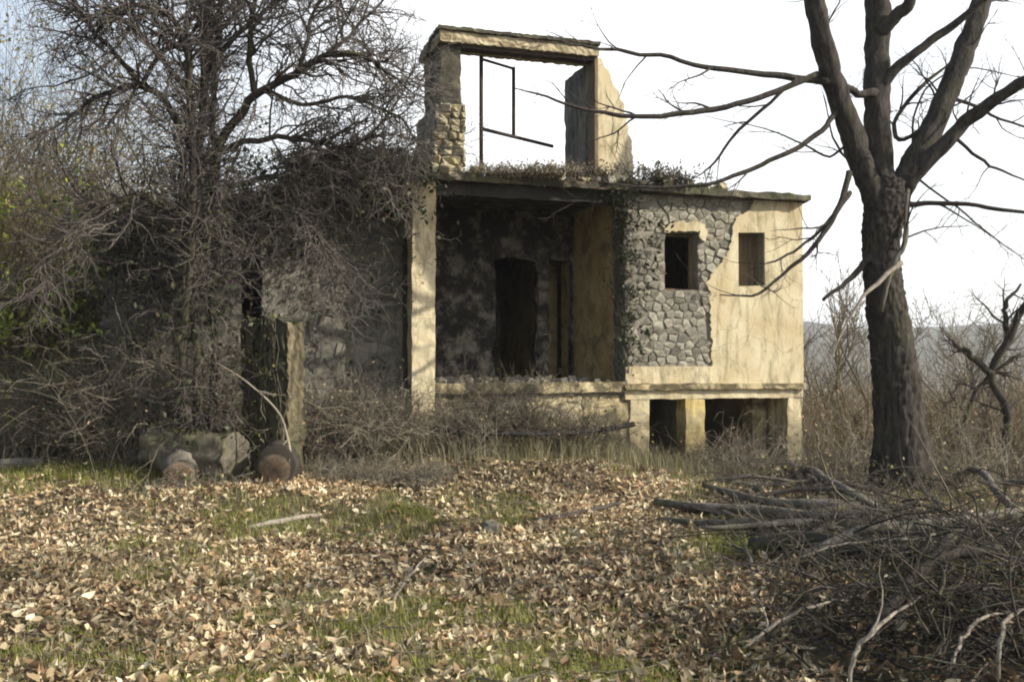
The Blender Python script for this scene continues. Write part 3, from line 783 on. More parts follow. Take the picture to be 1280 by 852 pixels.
LL([(244, 190, 11.2), (222, 150, 11.0), (196, 118, 10.9), (165, 108, 10.8), (120, 122, 10.7), (85, 148, 10.6), (40, 180, 10.5)], [.05, .045, .04, .036, .026, .018, .006], 26, 7)
LL([(172, 110, 10.8), (150, 75, 10.8), (120, 40, 10.8), (88, -5, 10.8), (60, -60, 10.8)], [.032, .028, .024, .018, .008], 18, 6)
LL([(175, 108, 10.8), (200, 70, 10.9), (235, 45, 11), (260, 20, 11.1)], [.03, .026, .02, .01], 14, 6)
LL([(262, 200, 11.5), (295, 150, 11.4), (325, 115, 11.3), (372, 90, 11.2), (415, 68, 11.1), (470, 78, 11.1), (520, 118, 11.1)], [.06, .052, .046, .038, .03, .02, .007], 28, 7)
LL([(266, 190, 11.5), (310, 176, 11.6), (350, 172, 11.7), (400, 178, 11.8), (450, 196, 11.9), (500, 220, 12.0)], [.045, .038, .032, .024, .016, .006], 24, 6)
LL([(320, 120, 11.3), (312, 70, 11.2), (315, 20, 11.1), (330, -50, 11)], [.04, .035, .028, .012], 16, 6)
LL([(372, 90, 11.2), (385, 50, 11.1), (395, 10, 11), (430, -40, 10.9)], [.03, .024, .018, .008], 14, 6)
LL([(330, 112, 11.3), (380, 130, 11.4), (440, 122, 11.5), (500, 150, 11.6), (530, 190, 11.7)], [.03, .024, .02, .014, .006], 20, 6)
LL([(250, 250, 11.3), (215, 262, 11.0), (170, 245, 10.7), (120, 262, 10.5), (70, 300, 10.3), (40, 360, 10.2)], [.04, .034, .028, .022, .016, .006], 24, 6)
LL([(262, 240, 11.5), (320, 225, 11.7), (370, 215, 11.9), (430, 190, 12.1), (480, 150, 12.2), (515, 90, 12.3)], [.045, .036, .03, .024, .018, .006], 24, 6)
LL([(372, 90, 11.3), (420, 60, 11.6), (460, 20, 11.8), (500, -20, 12)], [.03, .024, .018, .008], 16, 6)
LL([(258, 90, 11.2), (300, 40, 11.3), (350, 0, 11.4), (420, -40, 11.5)], [.04, .03, .022, .008], 18, 6)
LL([(240, 120, 10.8), (190, 60, 10.6), (140, 10, 10.4), (100, -50, 10.3)], [.035, .025, .018, .008], 16, 6)
LL([(268, 260, 11.5), (310, 250, 11.6), (360, 258, 11.7), (400, 300, 11.8), (420, 360, 11.9)], [.035, .028, .022, .016, .006], 18, 6)
PP, RR = resamp(llimbs, 16)
a1 = spawn(PP, RR, 560, 1.35, (25, 65), .15, 10, .28, (.5, .013), .2, .003)
a2 = spawn(*a1, 3300, .62, (25, 70), -.1, 8, .1, (.6, .0065), .24, .0017)
a3 = spawn(*a2, 11000, .32, (25, 70), 0, 6, .1, (.7, .0040), .24, .0012)
twig_part('twigs', [a1, a2, a3], M['twig_grey'], lt)

# ------------------------------------------------------------------ vines, bushes, brambles
def thicket(name, label, cat, cx, cy, rx, ry, h, n, m, group=None, arch=.6, n2=3, rr=(.004, .010), K=9, z0=None, lean=(0, 0), kind=None, top=None, wob=.17, l2=.5):
    """a clump of arching stems rooted in an ellipse"""
    base = np.stack([rng.normal(0, .5, n) * rx + cx, rng.normal(0, .5, n) * ry + cy], 1)
    zb = gz(base[:, 0], base[:, 1]) if z0 is None else np.full(n, z0)
    o = empty(name, (cx, cy, float(gz(cx, cy)) if z0 is None else z0), label, cat, group) if kind is None else None
    D = np.stack([rng.normal(0, .28, n) + lean[0], rng.normal(0, .28, n) + lean[1], np.full(n, 1.0)], 1)
    P_ = np.empty((n, K, 3)); P_[:, 0, :2] = base; P_[:, 0, 2] = zb - .03
    le = h * rng.uniform(.45, 1.1, n)
    dr = rng.normal(0, arch, (n, 3)); dr[:, 2] = -np.abs(rng.normal(0, arch * .8, n))
    for k in range(1, K):
        D = D + rng.normal(0, wob, (n, 3)) + dr * (k / K) * .45
        D /= np.linalg.norm(D, axis=1, keepdims=True)
        P_[:, k] = P_[:, k - 1] + D * (le / (K - 1))[:, None]
    g_ = gz(P_[..., 0], P_[..., 1]) if z0 is None else z0
    P_[..., 2] = np.maximum(P_[..., 2], g_ - .02)
    R_ = rng.uniform(*rr, n)[:, None] * (1.05 - np.linspace(0, 1, K)[None]) + .0012
    sets = [(P_, R_)]
    if n2: 
        s2 = spawn(P_, R_, int(n * n2), h * .28 * l2 * 2, (20, 70), 0, 6, .15, (.7, .005), .22, .0012)
        sets.append(s2)
        s3 = spawn(*s2, int(n * n2 * 1.2), h * .12, (20, 70), 0, 4, .15, (.7, .003), .22, .001)
        sets.append(s3)
    V_, F_ = join([tubes(p, r, 3) for p, r in sets])
    if kind:
        q = mesh_np(name, V_, F_, m); tag(q, label, cat, group, kind); return q, P_
    part = mesh_np('stems', V_ - np.array(o.location), F_, m, o)
    return o, np.concatenate([p[:, [0, 2, 4] if p.shape[1] > 4 else [0, 1, 2]] for p, _ in sets[1:]] or [P_]).reshape(-1, 3)

def leaves_at(name, pts, size, cols, m, par, jit=.05, flat=.0, s=4):
    n = len(pts); c = pts + rng.normal(0, jit, (n, 3))
    a = rng.normal(size=(n, 3)); a[:, 2] *= (1 - flat); a /= np.linalg.norm(a, axis=1, keepdims=True)
    b = rng.normal(size=(n, 3)); b -= (b * a).sum(1, keepdims=True) * a; b /= np.linalg.norm(b, axis=1, keepdims=True)
    nn = np.cross(a, b); sz = rng.uniform(.6, 1.3, n)[:, None] * size
    V_ = np.stack([c - a * sz, c + b * sz * .55 + nn * sz * .12, c + a * sz, c - b * sz * .55 + nn * sz * .12], 1)
    cc = np.array(cols)[rng.integers(0, len(cols), n)] * rng.uniform(.7, 1.25, (n, 1))
    i = np.arange(n)[:, None] * 4
    off = np.array(par.location) if par else 0
    return mesh_np(name, V_.reshape(-1, 3) - off, [np.hstack([i, i + 1, i + 2]), np.hstack([i, i + 2, i + 3])], m, par, np.repeat(cc, 4, 0), smooth=False)
IVY = [(.035, .05, .018), (.05, .065, .022), (.03, .04, .02), (.075, .07, .03)]
DRYL = [(.30, .22, .12), (.20, .14, .08), (.38, .30, .18)]
YG = [(.16, .19, .04), (.22, .22, .06), (.10, .13, .03)]

# ivy mass capping the broken wing wall, with hanging stems
def hang(name, label, px0, px1, ytop, ybot, Y, n, m, leaves=0, cols=IVY, spread=.25, lsz=.04, group=None, rad=(.0025, .006), toppts=None, sway=.4, tw=.32):
    c = P((px0 + px1) / 2, ybot, Y)
    o = empty(name, (c.x, c.y, gz1(c.x, c.y)), label, 'climbing plant', group)
    K = 10; st = np.empty((n, K, 3)); 
    for i in range(n):
        px = random.uniform(px0, px1); yt = ytop if toppts is None else np.interp(px, toppts[0], toppts[1])
        f = random.random() ** 1.5
        p = P(px, yt - 6 + (ybot - yt) * f, Y); st[i, 0] = (p.x, p.y + random.gauss(0, spread), p.z)
    D = np.stack([rng.normal(0, 1, n), rng.normal(0, .35, n), rng.normal(-.3, .8, n)], 1)
    le = rng.uniform(.25, 1.1, n) * sway * 2.4
    for k in range(1, K):
        D = D + rng.normal(0, .34, (n, 3)) * np.array([1, .5, 1]) + np.array([0, 0, -.06]); D /= np.linalg.norm(D, axis=1, keepdims=True)
        st[:, k] = st[:, k - 1] + D * (le / (K - 1))[:, None]
    st[..., 2] = np.maximum(st[..., 2], gz(st[..., 0], st[..., 1]))
    R_ = rng.uniform(*rad, n)[:, None] * (1.05 - .6 * np.linspace(0, 1, K)[None]) + .001
    s2 = spawn(st, R_, n * 5, tw, (20, 80), -.3, 6, .1, (.7, .004), .25, .001)
    V_, F_ = join([tubes(st, R_, 3), tubes(*s2, 3)])
    mesh_np('stems', V_ - np.array(o.location), F_, m, o)
    if leaves:
        base = np.concatenate([st[:, :6].reshape(-1, 3), s2[0].reshape(-1, 3)])
        leaves_at('leaves', base[rng.integers(0, len(base), leaves)], lsz, cols, M['ivy'], o, .07)
    return o
prof = ([130, 150, 200, 250, 300, 345, 380, 400, 440, 520], [290, 268, 262, 262, 240, 232, 205, 195, 200, 205])
hang('ivy_curtain', 'dark ivy and stems curtain over the far left corner of the wing', 128, 250, 262, 520, 12.55, 170, M['twig_grey'], 2200, toppts=prof)
hang('ivy_curtain', 'dense hanging stems and dark ivy around the dark doorway of the left wing', 250, 390, 240, 520, 12.7, 70, M['twig_grey'], 500, toppts=prof)
hang('ivy_curtain', 'thin dry creeper stems on the shaded wall left of the porch pillar', 390, 508, 200, 500, 13.2, 110, M['twig_grey'], 350, toppts=prof)
hang('ivy_mat', 'thick dark ivy mat on the broken top of the far left wall', 132, 250, 262, 340, 12.65, 100, M['vine'], 3200, toppts=prof, sway=.25, spread=.15)
hang('ivy_mat', 'dark ivy mat along the wall top above the dark doorway', 250, 410, 240, 300, 12.85, 70, M['vine'], 1800, toppts=prof, sway=.25, spread=.15)
hang('ivy_mat', 'ragged ivy and dead leaves under the roof edge left of the porch', 400, 512, 200, 250, 13.1, 90, M['vine'], 2200, toppts=prof, sway=.22, spread=.12)
hang('wall_creeper', 'dry creeper hanging on the grey stone facing beside the porch', 770, 792, 235, 470, 14.05, 70, M['twig'], 1100, spread=.05, sway=.1, tw=.14, lsz=.03)
hang('wall_creeper', 'thin dead creeper over the stones left of the first upper window', 790, 828, 240, 440, 14.12, 26, M['vine'], 120, spread=.02, rad=(.002, .005), sway=.12, tw=.12)

hang('tree_creeper', 'mass of thin creeper stems wrapped round the stems of the tangled tree', 225, 280, 200, 560, 11.15, 230, M['twig_grey'], 900, spread=.10, sway=.30, tw=.3)
hang('tree_creeper', 'loose creeper hanging left of the tangled tree stems', 140, 225, 290, 560, 11.4, 130, M['twig_grey'], 400, spread=.2, sway=.4)

# plants growing on the roof
def roofplant(label, px0, px1, pyb, Y, h, n, m, nl=200, cols=DRYL, rx=None, lsz=.028, name='roof_shrub'):
    c = P((px0 + px1) / 2, pyb, Y)
    wdt = (px1 - px0) / F * Y / 2
    o, tips = thicket(name, label, 'shrub', c.x, c.y, wdt, .25, h, n, m, z0=4.14, arch=.7, n2=4)
    leaves_at('leaves', tips[rng.integers(0, len(tips), nl)], lsz, cols, M['ivy'], o, .05)
roofplant('low brown shrub on the roof between the dormer and the right end', 795, 870, 215, 14.4, .38, 110, M['twig'], 1100, [(.10, .09, .05), (.16, .13, .08), (.06, .07, .03)])
roofplant('twiggy weeds on the roof inside the open dormer', 590, 700, 205, 14.4, .30, 110, M['twig_mid'], 700, DRYL + IVY)
roofplant('dense brown shrub covering the roof left of the dormer', 405, 520, 205, 13.2, .36, 120, M['twig_grey'], 1200, IVY + [(.12, .10, .05), (.16, .13, .07)], lsz=.035)
roofplant('dark leafy bush on top of the left wing wall', 345, 410, 225, 12.9, .22, 50, M['twig_grey'], 400, IVY, lsz=.035)
roofplant('thin dry weeds hanging over the porch roof edge', 535, 800, 214, 13.50, .22, 480, M['twig_pale'], 1500, DRYL + [(.14, .13, .06)], lsz=.022)

# gate pillar: shade of its front and sunlit side put into two colours
M['gate_shaded'] = mat('mossy_gate_masonry_shade_tone', (.03, .03, .02), .96, plaster_fn((.025, .024, .018), (.06, .055, .04), (.02, .024, .012), .8, (.4, .6)))
M['gate_lit'] = mat('stained_gate_side_lit_tone', (.3, .26, .18), .95, plaster_fn((.11, .09, .055), (.21, .175, .11), (.04, .036, .022), .9, (.38, .56)))
gpY = 11.5
gp = P(343, 590, gpY)
gate = empty('gate_pillar', (gp.x, gp.y, gz1(gp.x, gp.y)), 'square dark masonry gate pillar with ivy, shaded front and sunlit edge painted in, left of the house', 'pillar')
gate.rotation_euler = (0, 0, math.radians(-22))
hh = P(338, 398, gpY).z - gz1(gp.x, gp.y)
rough_box('shaft', (-.34, -.16, -.3), (.26, .20, hh), M['gate_shaded'], gate, seed=60, amp=.022, step=.10, chip=1)
rough_box('lit_strip', (.262, -.15, -.2), (.285, .16, hh - .05), M['gate_lit'], gate, seed=61, amp=.018, step=.06)
# ivy on the pillar
ivp = empty('pillar_ivy', (gp.x - .05, gp.y - .25, gz1(gp.x, gp.y)), 'yellow green ivy climbing the front of the gate pillar', 'climbing plant')
n = 26; K = 12
stp = np.empty((n, K, 3))
for i in range(n):
    xx = random.uniform(-.3, .2); D = 0
    for k in range(K):
        xx += random.gauss(0, .035); xx = min(.24, max(-.33, xx))
        l = Vector((xx, -.19 + random.uniform(-.02, .01), k / (K - 1) * hh * random.uniform(.96, 1.0)))
        wv_ = Matrix.Rotation(math.radians(-22), 3, 'Z') @ l
        stp[i, k] = (gp.x + wv_.x, gp.y + wv_.y, gz1(gp.x, gp.y) + wv_.z)
Rv = np.full((n, K), .006)
V_, F_ = join([tubes(stp, Rv, 4)])
mesh_np('stems', V_ - np.array(ivp.location), F_, M['vine'], ivp)
lp = stp[:, :].reshape(-1, 3)
leaves_at('leaves', lp[rng.integers(0, len(lp), 420)], .032, IVY * 3 + YG, M['ivy'], ivp, .045)

# cut logs and the boulder at its foot
M['palelog'] = mat('pale_grey_tan_bark', (.25, .22, .17), .95, bark_fn((.035, .03, .022), (.17, .15, .115), .35, 11))
def log_obj(name, label, cat, a, b, ra, rb, m=M['log'], cutm=M['cut'], K=14, s=20, knob=.12, prof=None, group=None, bend=.03, ends=(1, 1)):
    a, b = Vector(a), Vector(b)
    mid = (a + b) / 2 + Vector((random.uniform(-bend, bend), random.uniform(-bend, bend), random.uniform(-bend, bend) * .5))
    L = smooth_line([a, mid, b], K, .004)
    r = np.linspace(ra, rb, K)
    if prof: r = r * (1 - np.abs(np.linspace(-1, 1, K)) ** prof * .45)
    R = r[None, :, None] * (1 + knob * vn(np.abs(np.arange(s) - s / 2)[None, None] * .33 + random.random() * 50, np.arange(K)[None, :, None] * .3) + knob * .35 * vn(np.arange(s)[None, None] * .9, np.arange(K)[None, :, None] * .7) - .07 * np.abs(vn(np.arange(s)[None, None] * .85 + 31, np.arange(K)[None, :, None] * .09)))
    V_, Q_ = tubes(L[None], R, s)
    o = empty(name, tuple(a), label, cat, group)
    mesh_np('bark', V_ - np.array(a), [Q_], m, o)
    for e, k in ((ends[0], 0), (ends[1], K - 1)):
        if not e: continue
        ring = V_[k * s:(k + 1) * s]; c = ring.mean(0)
        nrm = np.cross(ring[1] - ring[0], ring[s // 3] - ring[0]); nrm /= np.linalg.norm(nrm)
        out = (L[0] - L[1]) if k == 0 else (L[-1] - L[-2]); out /= np.linalg.norm(out)
        cc = np.vstack([ring + out * .001, (ring - c) * .93 + c + out * .012, c[None] + out * .006])
        f1 = np.array([[i, (i + 1) % s, s + (i + 1) % s, s + i] for i in range(s)])
        f2 = np.array([[s + i, s + (i + 1) % s, 2 * s] for i in range(s)])
        q = mesh_np('cut_end', cc - c, [f1, f2], cutm, o)
        q.location = c - np.array(a)
        # turn the local z axis along the log so that the rings follow the cut
        rotm = Vector(out).to_track_quat('Z', 'Y').to_matrix()
        q.data.transform(rotm.inverted().to_4x4()); q.rotation_euler = rotm.to_euler()
    return o
def on(px, py, dz=0.0):
    """ground point seen at pixel"""
    lo, hi = 3.0, 40.0
    for _ in range(50):
        m_ = (lo + hi) / 2; p = P(px, py, m_)
        if p.z > gz1(p.x, p.y): lo = m_
        else: hi = m_
    p = P(px, py, lo); return Vector((p.x, p.y, gz1(p.x, p.y) + dz))
def gp3(px, Y, dz): 
    x = P(px, 590, Y).x; return (x, Y, gz1(x, Y) + dz)
log_obj('cut_log', 'short log with reddish brown sawn end facing out, in front of the grey trunk chunk', 'log', gp3(226, 10.8, .14), gp3(232, 11.3, .18), .185, .20, s=30, knob=.16)
log_obj('cut_log', 'log with brown oval sawn end leaning at the foot of the gate pillar', 'log', gp3(346, 10.8, .20), gp3(352, 11.2, .24), .235, .21, m=M['bark2'], s=30, knob=.16)
log_obj('fallen_log', 'thick rough grey trunk chunk lying behind the reddish brown sawn log', 'log', gp3(192, 11.4, .27), gp3(296, 11.1, .27), .26, .29, K=26, s=40, knob=.14, bend=.01, cutm=M['palelog'], m=M['palelog'])
q = on(170, 590); log_obj('cut_log', 'small dark log lying left of the reddish sawn end', 'log', (q.x - .15, q.y + .15, q.z + .12), (q.x + .30, q.y + .25, q.z + .13), .13, .12, m=M['bark'])
# flat pale stone at the left edge
st_ = stone(GS[2], on(18, 585, .03), (.52, .34, .17), (0, 0, .3), None, 'stone'); tag(st_, 'flat pale grey stone lying at the grass edge far left', 'stone')
st_ = stone(GS[4], on(395, 655, .0), (.09, .08, .07), (0, 0, .3), None, 'stone'); tag(st_, 'small pale stone at the tip of the bleached stick', 'stone')
st_ = stone(DS[1], on(612, 668, .04), (.13, .13, .14), (0, 0, .6), None, 'stone'); tag(st_, 'dark brown stone on the leaves before the porch', 'stone')

def stick(label, pts, radii, m, K=18, name='fallen_branch', group=None, twigs=0, s=7):
    pw = [Vector(p) for p in pts]
    L = smooth_line(pw, K, .006)
    r = np.interp(np.linspace(0, 1, K), np.linspace(0, 1, len(radii)), radii)
    V_, Q_ = tubes(L[None], r[None], s)
    loc = pw[0]
    sets = [(V_, Q_)]
    if twigs:
        s2 = spawn(L[None], r[None], twigs, .45, (25, 60), .1, 7, .3, (.5, .008), .2, .0015)
        sets.append(tubes(*s2, 4))
    V2, F2 = join(sets)
    caps = [np.arange(s)[None, ::-1], (np.arange(s) + (K - 1) * s)[None]]
    o = mesh_np(name, V2 - np.array(loc), F2 + caps, m); o.location = loc
    return tag(o, label, 'branch' if radii[0] < .06 else 'log', group)
def onp(*a):
    return [on(x, y, d) for x, y, d in a]
stick('short thick bleached stick lying on the leaves left of centre', onp((310, 664, .035), (350, 657, .045), (397, 649, .04)), [.018, .030, .022], M['deadwood'])
stick('thin crooked pale stick stuck among the leaves in the middle foreground', onp((486, 768, .02), (500, 745, .05), (518, 728, .09), (530, 718, .13)), [.010, .009, .008, .004], M['deadwood'])
stick('long thin dark stick lying left of the brush pile', onp((668, 655, .03), (720, 648, .05), (775, 636, .06)), [.03, .028, .016], M['twig'])
stick('old grey log running from the basement openings towards the big tree', onp((905, 570, .14), (960, 590, .16), (1010, 615, .15), (1062, 638, .12)), [.09, .085, .08, .06], M['log'], 24, 'fallen_log')
stick('forked grey log below the ochre column', onp((872, 588, .12), (905, 610, .13), (950, 625, .10)), [.07, .06, .04], M['log'], 20, 'fallen_log')
stick('long weathered branch crossing the middle of the brush pile', onp((820, 640, .10), (880, 650, .12), (960, 658, .14), (1050, 672, .15), (1110, 680, .12)), [.04, .045, .05, .045, .02], M['log'], 26)
stick('dark branch lying along the far side of the brush pile', onp((880, 618, .10), (960, 640, .10), (1040, 650, .14), (1130, 668, .13)), [.03, .045, .045, .02], M['log'], 24)
stick('thick dark log buried in the middle of the brush pile', onp((940, 700, .10), (1010, 700, .14), (1090, 712, .13), (1160, 720, .1)), [.07, .075, .07, .05], M['bark2'], 24, 'fallen_log')
stick('long grey log sloping to the right edge past the tree foot', onp((1160, 575, .2), (1205, 600, .18), (1250, 640, .18), (1290, 680, .15)), [.03, .04, .045, .03], M['log'], 20)
stick('dark fallen trunk on the bank behind the tree at the right edge', onp((1170, 578, .2), (1230, 588, .22), (1330, 596, .2)), [.05, .07, .06], M['bark'], 20, 'fallen_log')
LG = 'weathered logs and limbs below the big tree'
for lb, pp, rr_, mm in (
    ('upper grey limb angling down right below the wide basement opening', [(930, 575, .22), (985, 603, .22), (1040, 628, .2), (1100, 655, .14)], [.055, .05, .045, .03], 'log'),
    ('mossy dark log lying level under the big trunk', [(1010, 655, .10), (1070, 662, .12), (1150, 668, .1)], [.06, .065, .05], 'bark2'),
    ('pale grey limb pointing from the log heap to the clearing', [(830, 655, .05), (885, 668, .09), (945, 672, .12), (1000, 690, .1)], [.02, .035, .04, .03], 'log'),
    ('dark limb crossing under the pale grey limb', [(900, 690, .05), (960, 668, .10), (1040, 660, .16), (1120, 640, .18)], [.03, .045, .045, .025], 'bark2'),
    ('long straight grey limb across the right half of the heap', [(1000, 720, .12), (1080, 700, .2), (1180, 690, .22), (1290, 660, .2)], [.03, .035, .04, .03], 'log'),
    ('crooked brown limb near the right edge of the heap', [(1150, 760, .1), (1190, 715, .22), (1240, 700, .3), (1300, 690, .3)], [.03, .035, .03, .02], 'bark2'),
    ('short broken stub log left of the big trunk foot', [(1060, 612, .08), (1092, 622, .10)], [.06, .055], 'log'),
    ('thick dark log half hidden left in the heap', [(845, 640, .06), (905, 655, .08), (960, 690, .06)], [.05, .06, .05], 'bark2'),
    ('grey limb lying behind the big trunk foot to the right', [(1165, 600, .10), (1220, 612, .12), (1285, 616, .12)], [.04, .045, .04], 'log'),
    ('dark limb in the shaded bottom right corner', [(1090, 830, .15), (1160, 790, .35), (1250, 780, .4)], [.03, .035, .025], 'bark2')):
    stick(lb, onp(*pp), rr_, M[mm], 24, 'fallen_limb', LG, twigs=4)
# pale arched branches in front of the pile
def arch(label, pts, radii, tw=0): stick(label, [P(*p) for p in pts], radii, M['deadwood'], 24, 'arched_branch', None, tw)
arch('pale arching branch rising from the leaves at the front of the brush pile', [(930, 808, 5.0), (955, 790, 5.05), (1000, 762, 5.1), (1060, 748, 5.2)], [.006, .010, .009, .004], 1)
arch('bleached hooked branch curving down at the front of the brush pile', [(1062, 860, 4.5), (1068, 815, 4.5), (1100, 780, 4.6), (1150, 745, 4.8)], [.009, .012, .010, .004], 1)
arch('pale curved branch at the right edge of the brush pile', [(1245, 852, 4.4), (1250, 800, 4.4), (1262, 770, 4.5), (1300, 752, 4.6)], [.009, .011, .010, .006], 0)
arch('grey looping branch second from the right edge of the brush pile', [(1190, 830, 4.4), (1205, 795, 4.5), (1228, 772, 4.6), (1262, 765, 4.8)], [.007, .009, .008, .004], 0)

# brush pile: single countable sticks, then the fine brushwood
def pile_pt():
    while True:
        x = random.gauss(3.0, 1.15); y = random.gauss(7.0, 2.1)
        if y > 4.3 and x > (1.35 + .1 * (y - 4.3)) + max(0, random.gauss(0, .35)) and y < 12.3: return x, y
for k in range(90):
    x, y = pile_pt()
    a_ = random.gauss(math.pi - .5, .45) if random.random() < .5 else random.uniform(0, 6.28); L_ = random.uniform(.5, 1.7)
    pts = []
    hz_ = random.uniform(.05, .45) * (1.0 if y < 6.4 else .4) * max(.25, math.exp(-((x - 2.8) / 1.6) ** 2))
    sl_ = random.gauss(0, .12); cv = random.gauss(0, .35)
    for j in range(4):
        tt = j / 3 - .5
        xx, yy = x + math.cos(a_ + cv * tt) * L_ * tt, y + math.sin(a_ + cv * tt) * L_ * tt
        pts.append(Vector((xx, yy, gz1(xx, yy) + max(.02, hz_ + sl_ * tt * L_ + .05 * (1 - 4 * tt * tt)))))
    r_ = random.choice([.012, .015, .02, .028, .04]) if y > 6.8 else random.choice([.008, .010, .013, .016])
    mm = random.choice(['log', 'twig_mid', 'bark2', 'twig_pale' if y > 7 else 'bark2', 'twig'])
    thick = 'thin' if r_ < .014 else 'finger thick' if r_ < .019 else 'stout' if r_ < .03 else 'thick'
    colr = {'log': 'grey', 'twig_mid': 'grey brown', 'bark2': 'blackish', 'twig_pale': 'pale dry', 'twig': 'dark brown'}[mm]
    place = ('in the near right corner' if x > 2.4 else 'along the near left edge') if y < 6.2 else ('at the left fringe' if x < 2.4 else 'in the middle') if y < 8.3 else ('at the far left end' if x < 2.8 else 'near the big trunk')
    stick('%s %s stick %s of the brush pile' % (thick, colr, place), pts, [r_, r_ * .9, r_ * .7, r_ * .35], M[mm], 12, 'pile_stick', 'dead sticks in the brush pile', twigs=random.choice([2, 4, 7]), s=6)
n = 2000
px_ = np.array([pile_pt() for _ in range(n)])
th = rng.uniform(0, 6.28, n)
D = np.stack([np.cos(th), np.sin(th), rng.normal(.12, .38, n)], 1)
K = 8; B_ = np.empty((n, K, 3)); B_[:, 0, :2] = px_
B_[:, 0, 2] = gz(px_[:, 0], px_[:, 1]) + np.abs(rng.normal(0, .24, n)) * np.where(px_[:, 1] < 6.4, 1.3, .35) * np.clip(np.exp(-((px_[:, 0] - 2.9) / 1.8) ** 2), .3, 1)
le = rng.uniform(.15, .7, n) * np.where(px_[:, 1] < 6.3, 1.3, 1)
cvv = rng.normal(0, .12, (n, 3))
for k in range(1, K):
    D = D + rng.normal(0, .12, (n, 3)) + cvv + np.array([0, 0, -.04]); D /= np.linalg.norm(D, axis=1, keepdims=True)
    B_[:, k] = B_[:, k - 1] + D * (le / (K - 1))[:, None]
B_[..., 2] = np.maximum(B_[..., 2], gz(B_[..., 0], B_[..., 1]) + .005)
R_ = rng.uniform(.002, .007, n)[:, None] * (1.05 - .8 * np.linspace(0, 1, K)[None])
half = n // 2
s2 = spawn(B_, R_, 3000, .2, (20, 75), 0, 5, .1, (.7, .004), .2, .001)
V_, F_ = join([tubes(B_[:half], R_[:half], 4), tubes(s2[0][:1500], s2[1][:1500], 3)])
tag(mesh_np('brushwood', V_, F_, M['twig']), 'fine dark twigs filling the brush pile', None, None, 'stuff')
V_, F_ = join([tubes(B_[half:], R_[half:], 4), tubes(s2[0][1500:], s2[1][1500:], 3)])
tag(mesh_np('brushwood', V_, F_, M['twig_mid']), 'fine grey brown twigs filling the brush pile', None, None, 'stuff')

# brambles and dry bushes round the house
BR = 'brambles along the foot of the house'
def bush(label, px, py, Y, wpx, h, n, m, nl=0, cols=DRYL, name='bramble', group=None, ry=.35, arch=.7, lsz=.025, n2=3, rr=(.003, .007), cat='bush'):
    p = P(px, py, Y)
    o, tips = thicket(name, label, cat, p.x, p.y, wpx / F * Y / 2, ry, h, n, m, group, arch, n2, rr)
    if nl: leaves_at('leaves', tips[rng.integers(0, len(tips), nl)], lsz, cols, M['ivy'], o, .06)
    return o
bush('tangle of grey brambles left of the porch pillar foot', 460, 560, 12.3, 120, 1.25, 460, M['twig_mid'], 500, group=BR)
bush('brambles climbing in front of the middle of the base wall', 620, 560, 12.9, 120, 1.35, 340, M['twig_mid'], 350, group=BR)
bush('sparse brambles in front of the right end of the base wall', 715, 560, 13.0, 110, 1.1, 240, M['twig_mid'], 260, group=BR)
bush('pale upright dead stems in front of the porch opening', 640, 540, 13.0, 120, 1.5, 60, M['twig_pale'], 0, group=BR, n2=2)
bush('dense bramble filling the wide basement opening', 925, 570, 14.3, 90, 1.0, 260, M['twig_mid'], 600, group=BR)
bush('dry weeds in front of the narrow basement opening', 835, 575, 13.9, 60, .6, 180, M['twig_mid'], 500, YG + DRYL, group=BR)
bush('brown brambles at the foot of the right end column', 968, 590, 14.2, 40, .55, 70, M['twig_mid'], 250, group=BR)
bush('grey brambles behind the cut logs', 240, 530, 12.0, 160, 1.1, 330, M['twig_mid'], 700, IVY + DRYL, group=BR)
bush('brambles to the right of the gate pillar', 400, 545, 12.0, 60, 1.2, 160, M['twig_mid'], 300, group=BR)
bush('wide bramble bank below the far left corner of the house', 120, 520, 12.4, 230, 1.7, 560, M['twig_mid'], 1500, IVY + DRYL, group=BR, ry=.6)
bush('low brambles in front of the grey trunk chunk', 235, 600, 10.6, 130, .34, 60, M['twig_pale'], 90, YG + DRYL, group=BR, ry=.15)
bush('wild brambles rising against the left wing wall', 200, 520, 12.2, 220, 2.2, 380, M['twig_pale'], 400, IVY, group=BR)
PS = 'pale dead stems standing in the brambles'
for lb, px, py, Y, wd, hh_, n_ in (('pale dead stems in the brambles at the far left', 60, 520, 12.0, 180, 1.5, 70), ('pale dead stems below the left wing corner', 175, 530, 11.6, 120, 1.5, 60),
        ('pale dead stems between the gate pillar and the porch pillar', 440, 560, 12.0, 120, 1.3, 190), ('pale dead stems right of the porch pillar foot', 590, 570, 12.4, 100, 1.1, 110),
        ('pale dead stems before the wide basement opening', 915, 580, 13.6, 80, 1.2, 110), ('pale dead stems left of the big trunk', 1050, 590, 13.5, 90, 1.5, 90), ('pale dead stems right of the big trunk', 1200, 590, 13.5, 130, 1.4, 110)):
    bush(lb, px, py, Y, wd, hh_, n_, M['twig_pale'], 0, name='dead_stems', group=PS, n2=3, rr=(.003, .006), cat='dead stems')
stick('reddish bare branch leaning across the front of the gate pillar', [P(268, 452, 11.0), P(310, 478, 11.0), P(348, 515, 10.95), P(362, 560, 10.9), P(366, 600, 10.9)], [.006, .010, .013, .016, .018], M['twig_pale'], twigs=6) if 'stick' in globals() else None
DG = 'dry grey grass clumps on the leaf edge'
for lb, px, py, wd in (('bushy dry grey grass clump just right of the gate pillar', 410, 598, 60), ('widest dry grey grass clump before the porch pillar', 470, 602, 90), ('rounded dry grey grass clump left of the base wall', 535, 604, 60)):
    q = on(px, py)
    bush(lb, px, py, q.y, wd, .36, 420, M['twig_pale'], 0, name='dry_grass_clump', group=DG, ry=.22, arch=.5, n2=0, rr=(.002, .004), cat='grass clump')

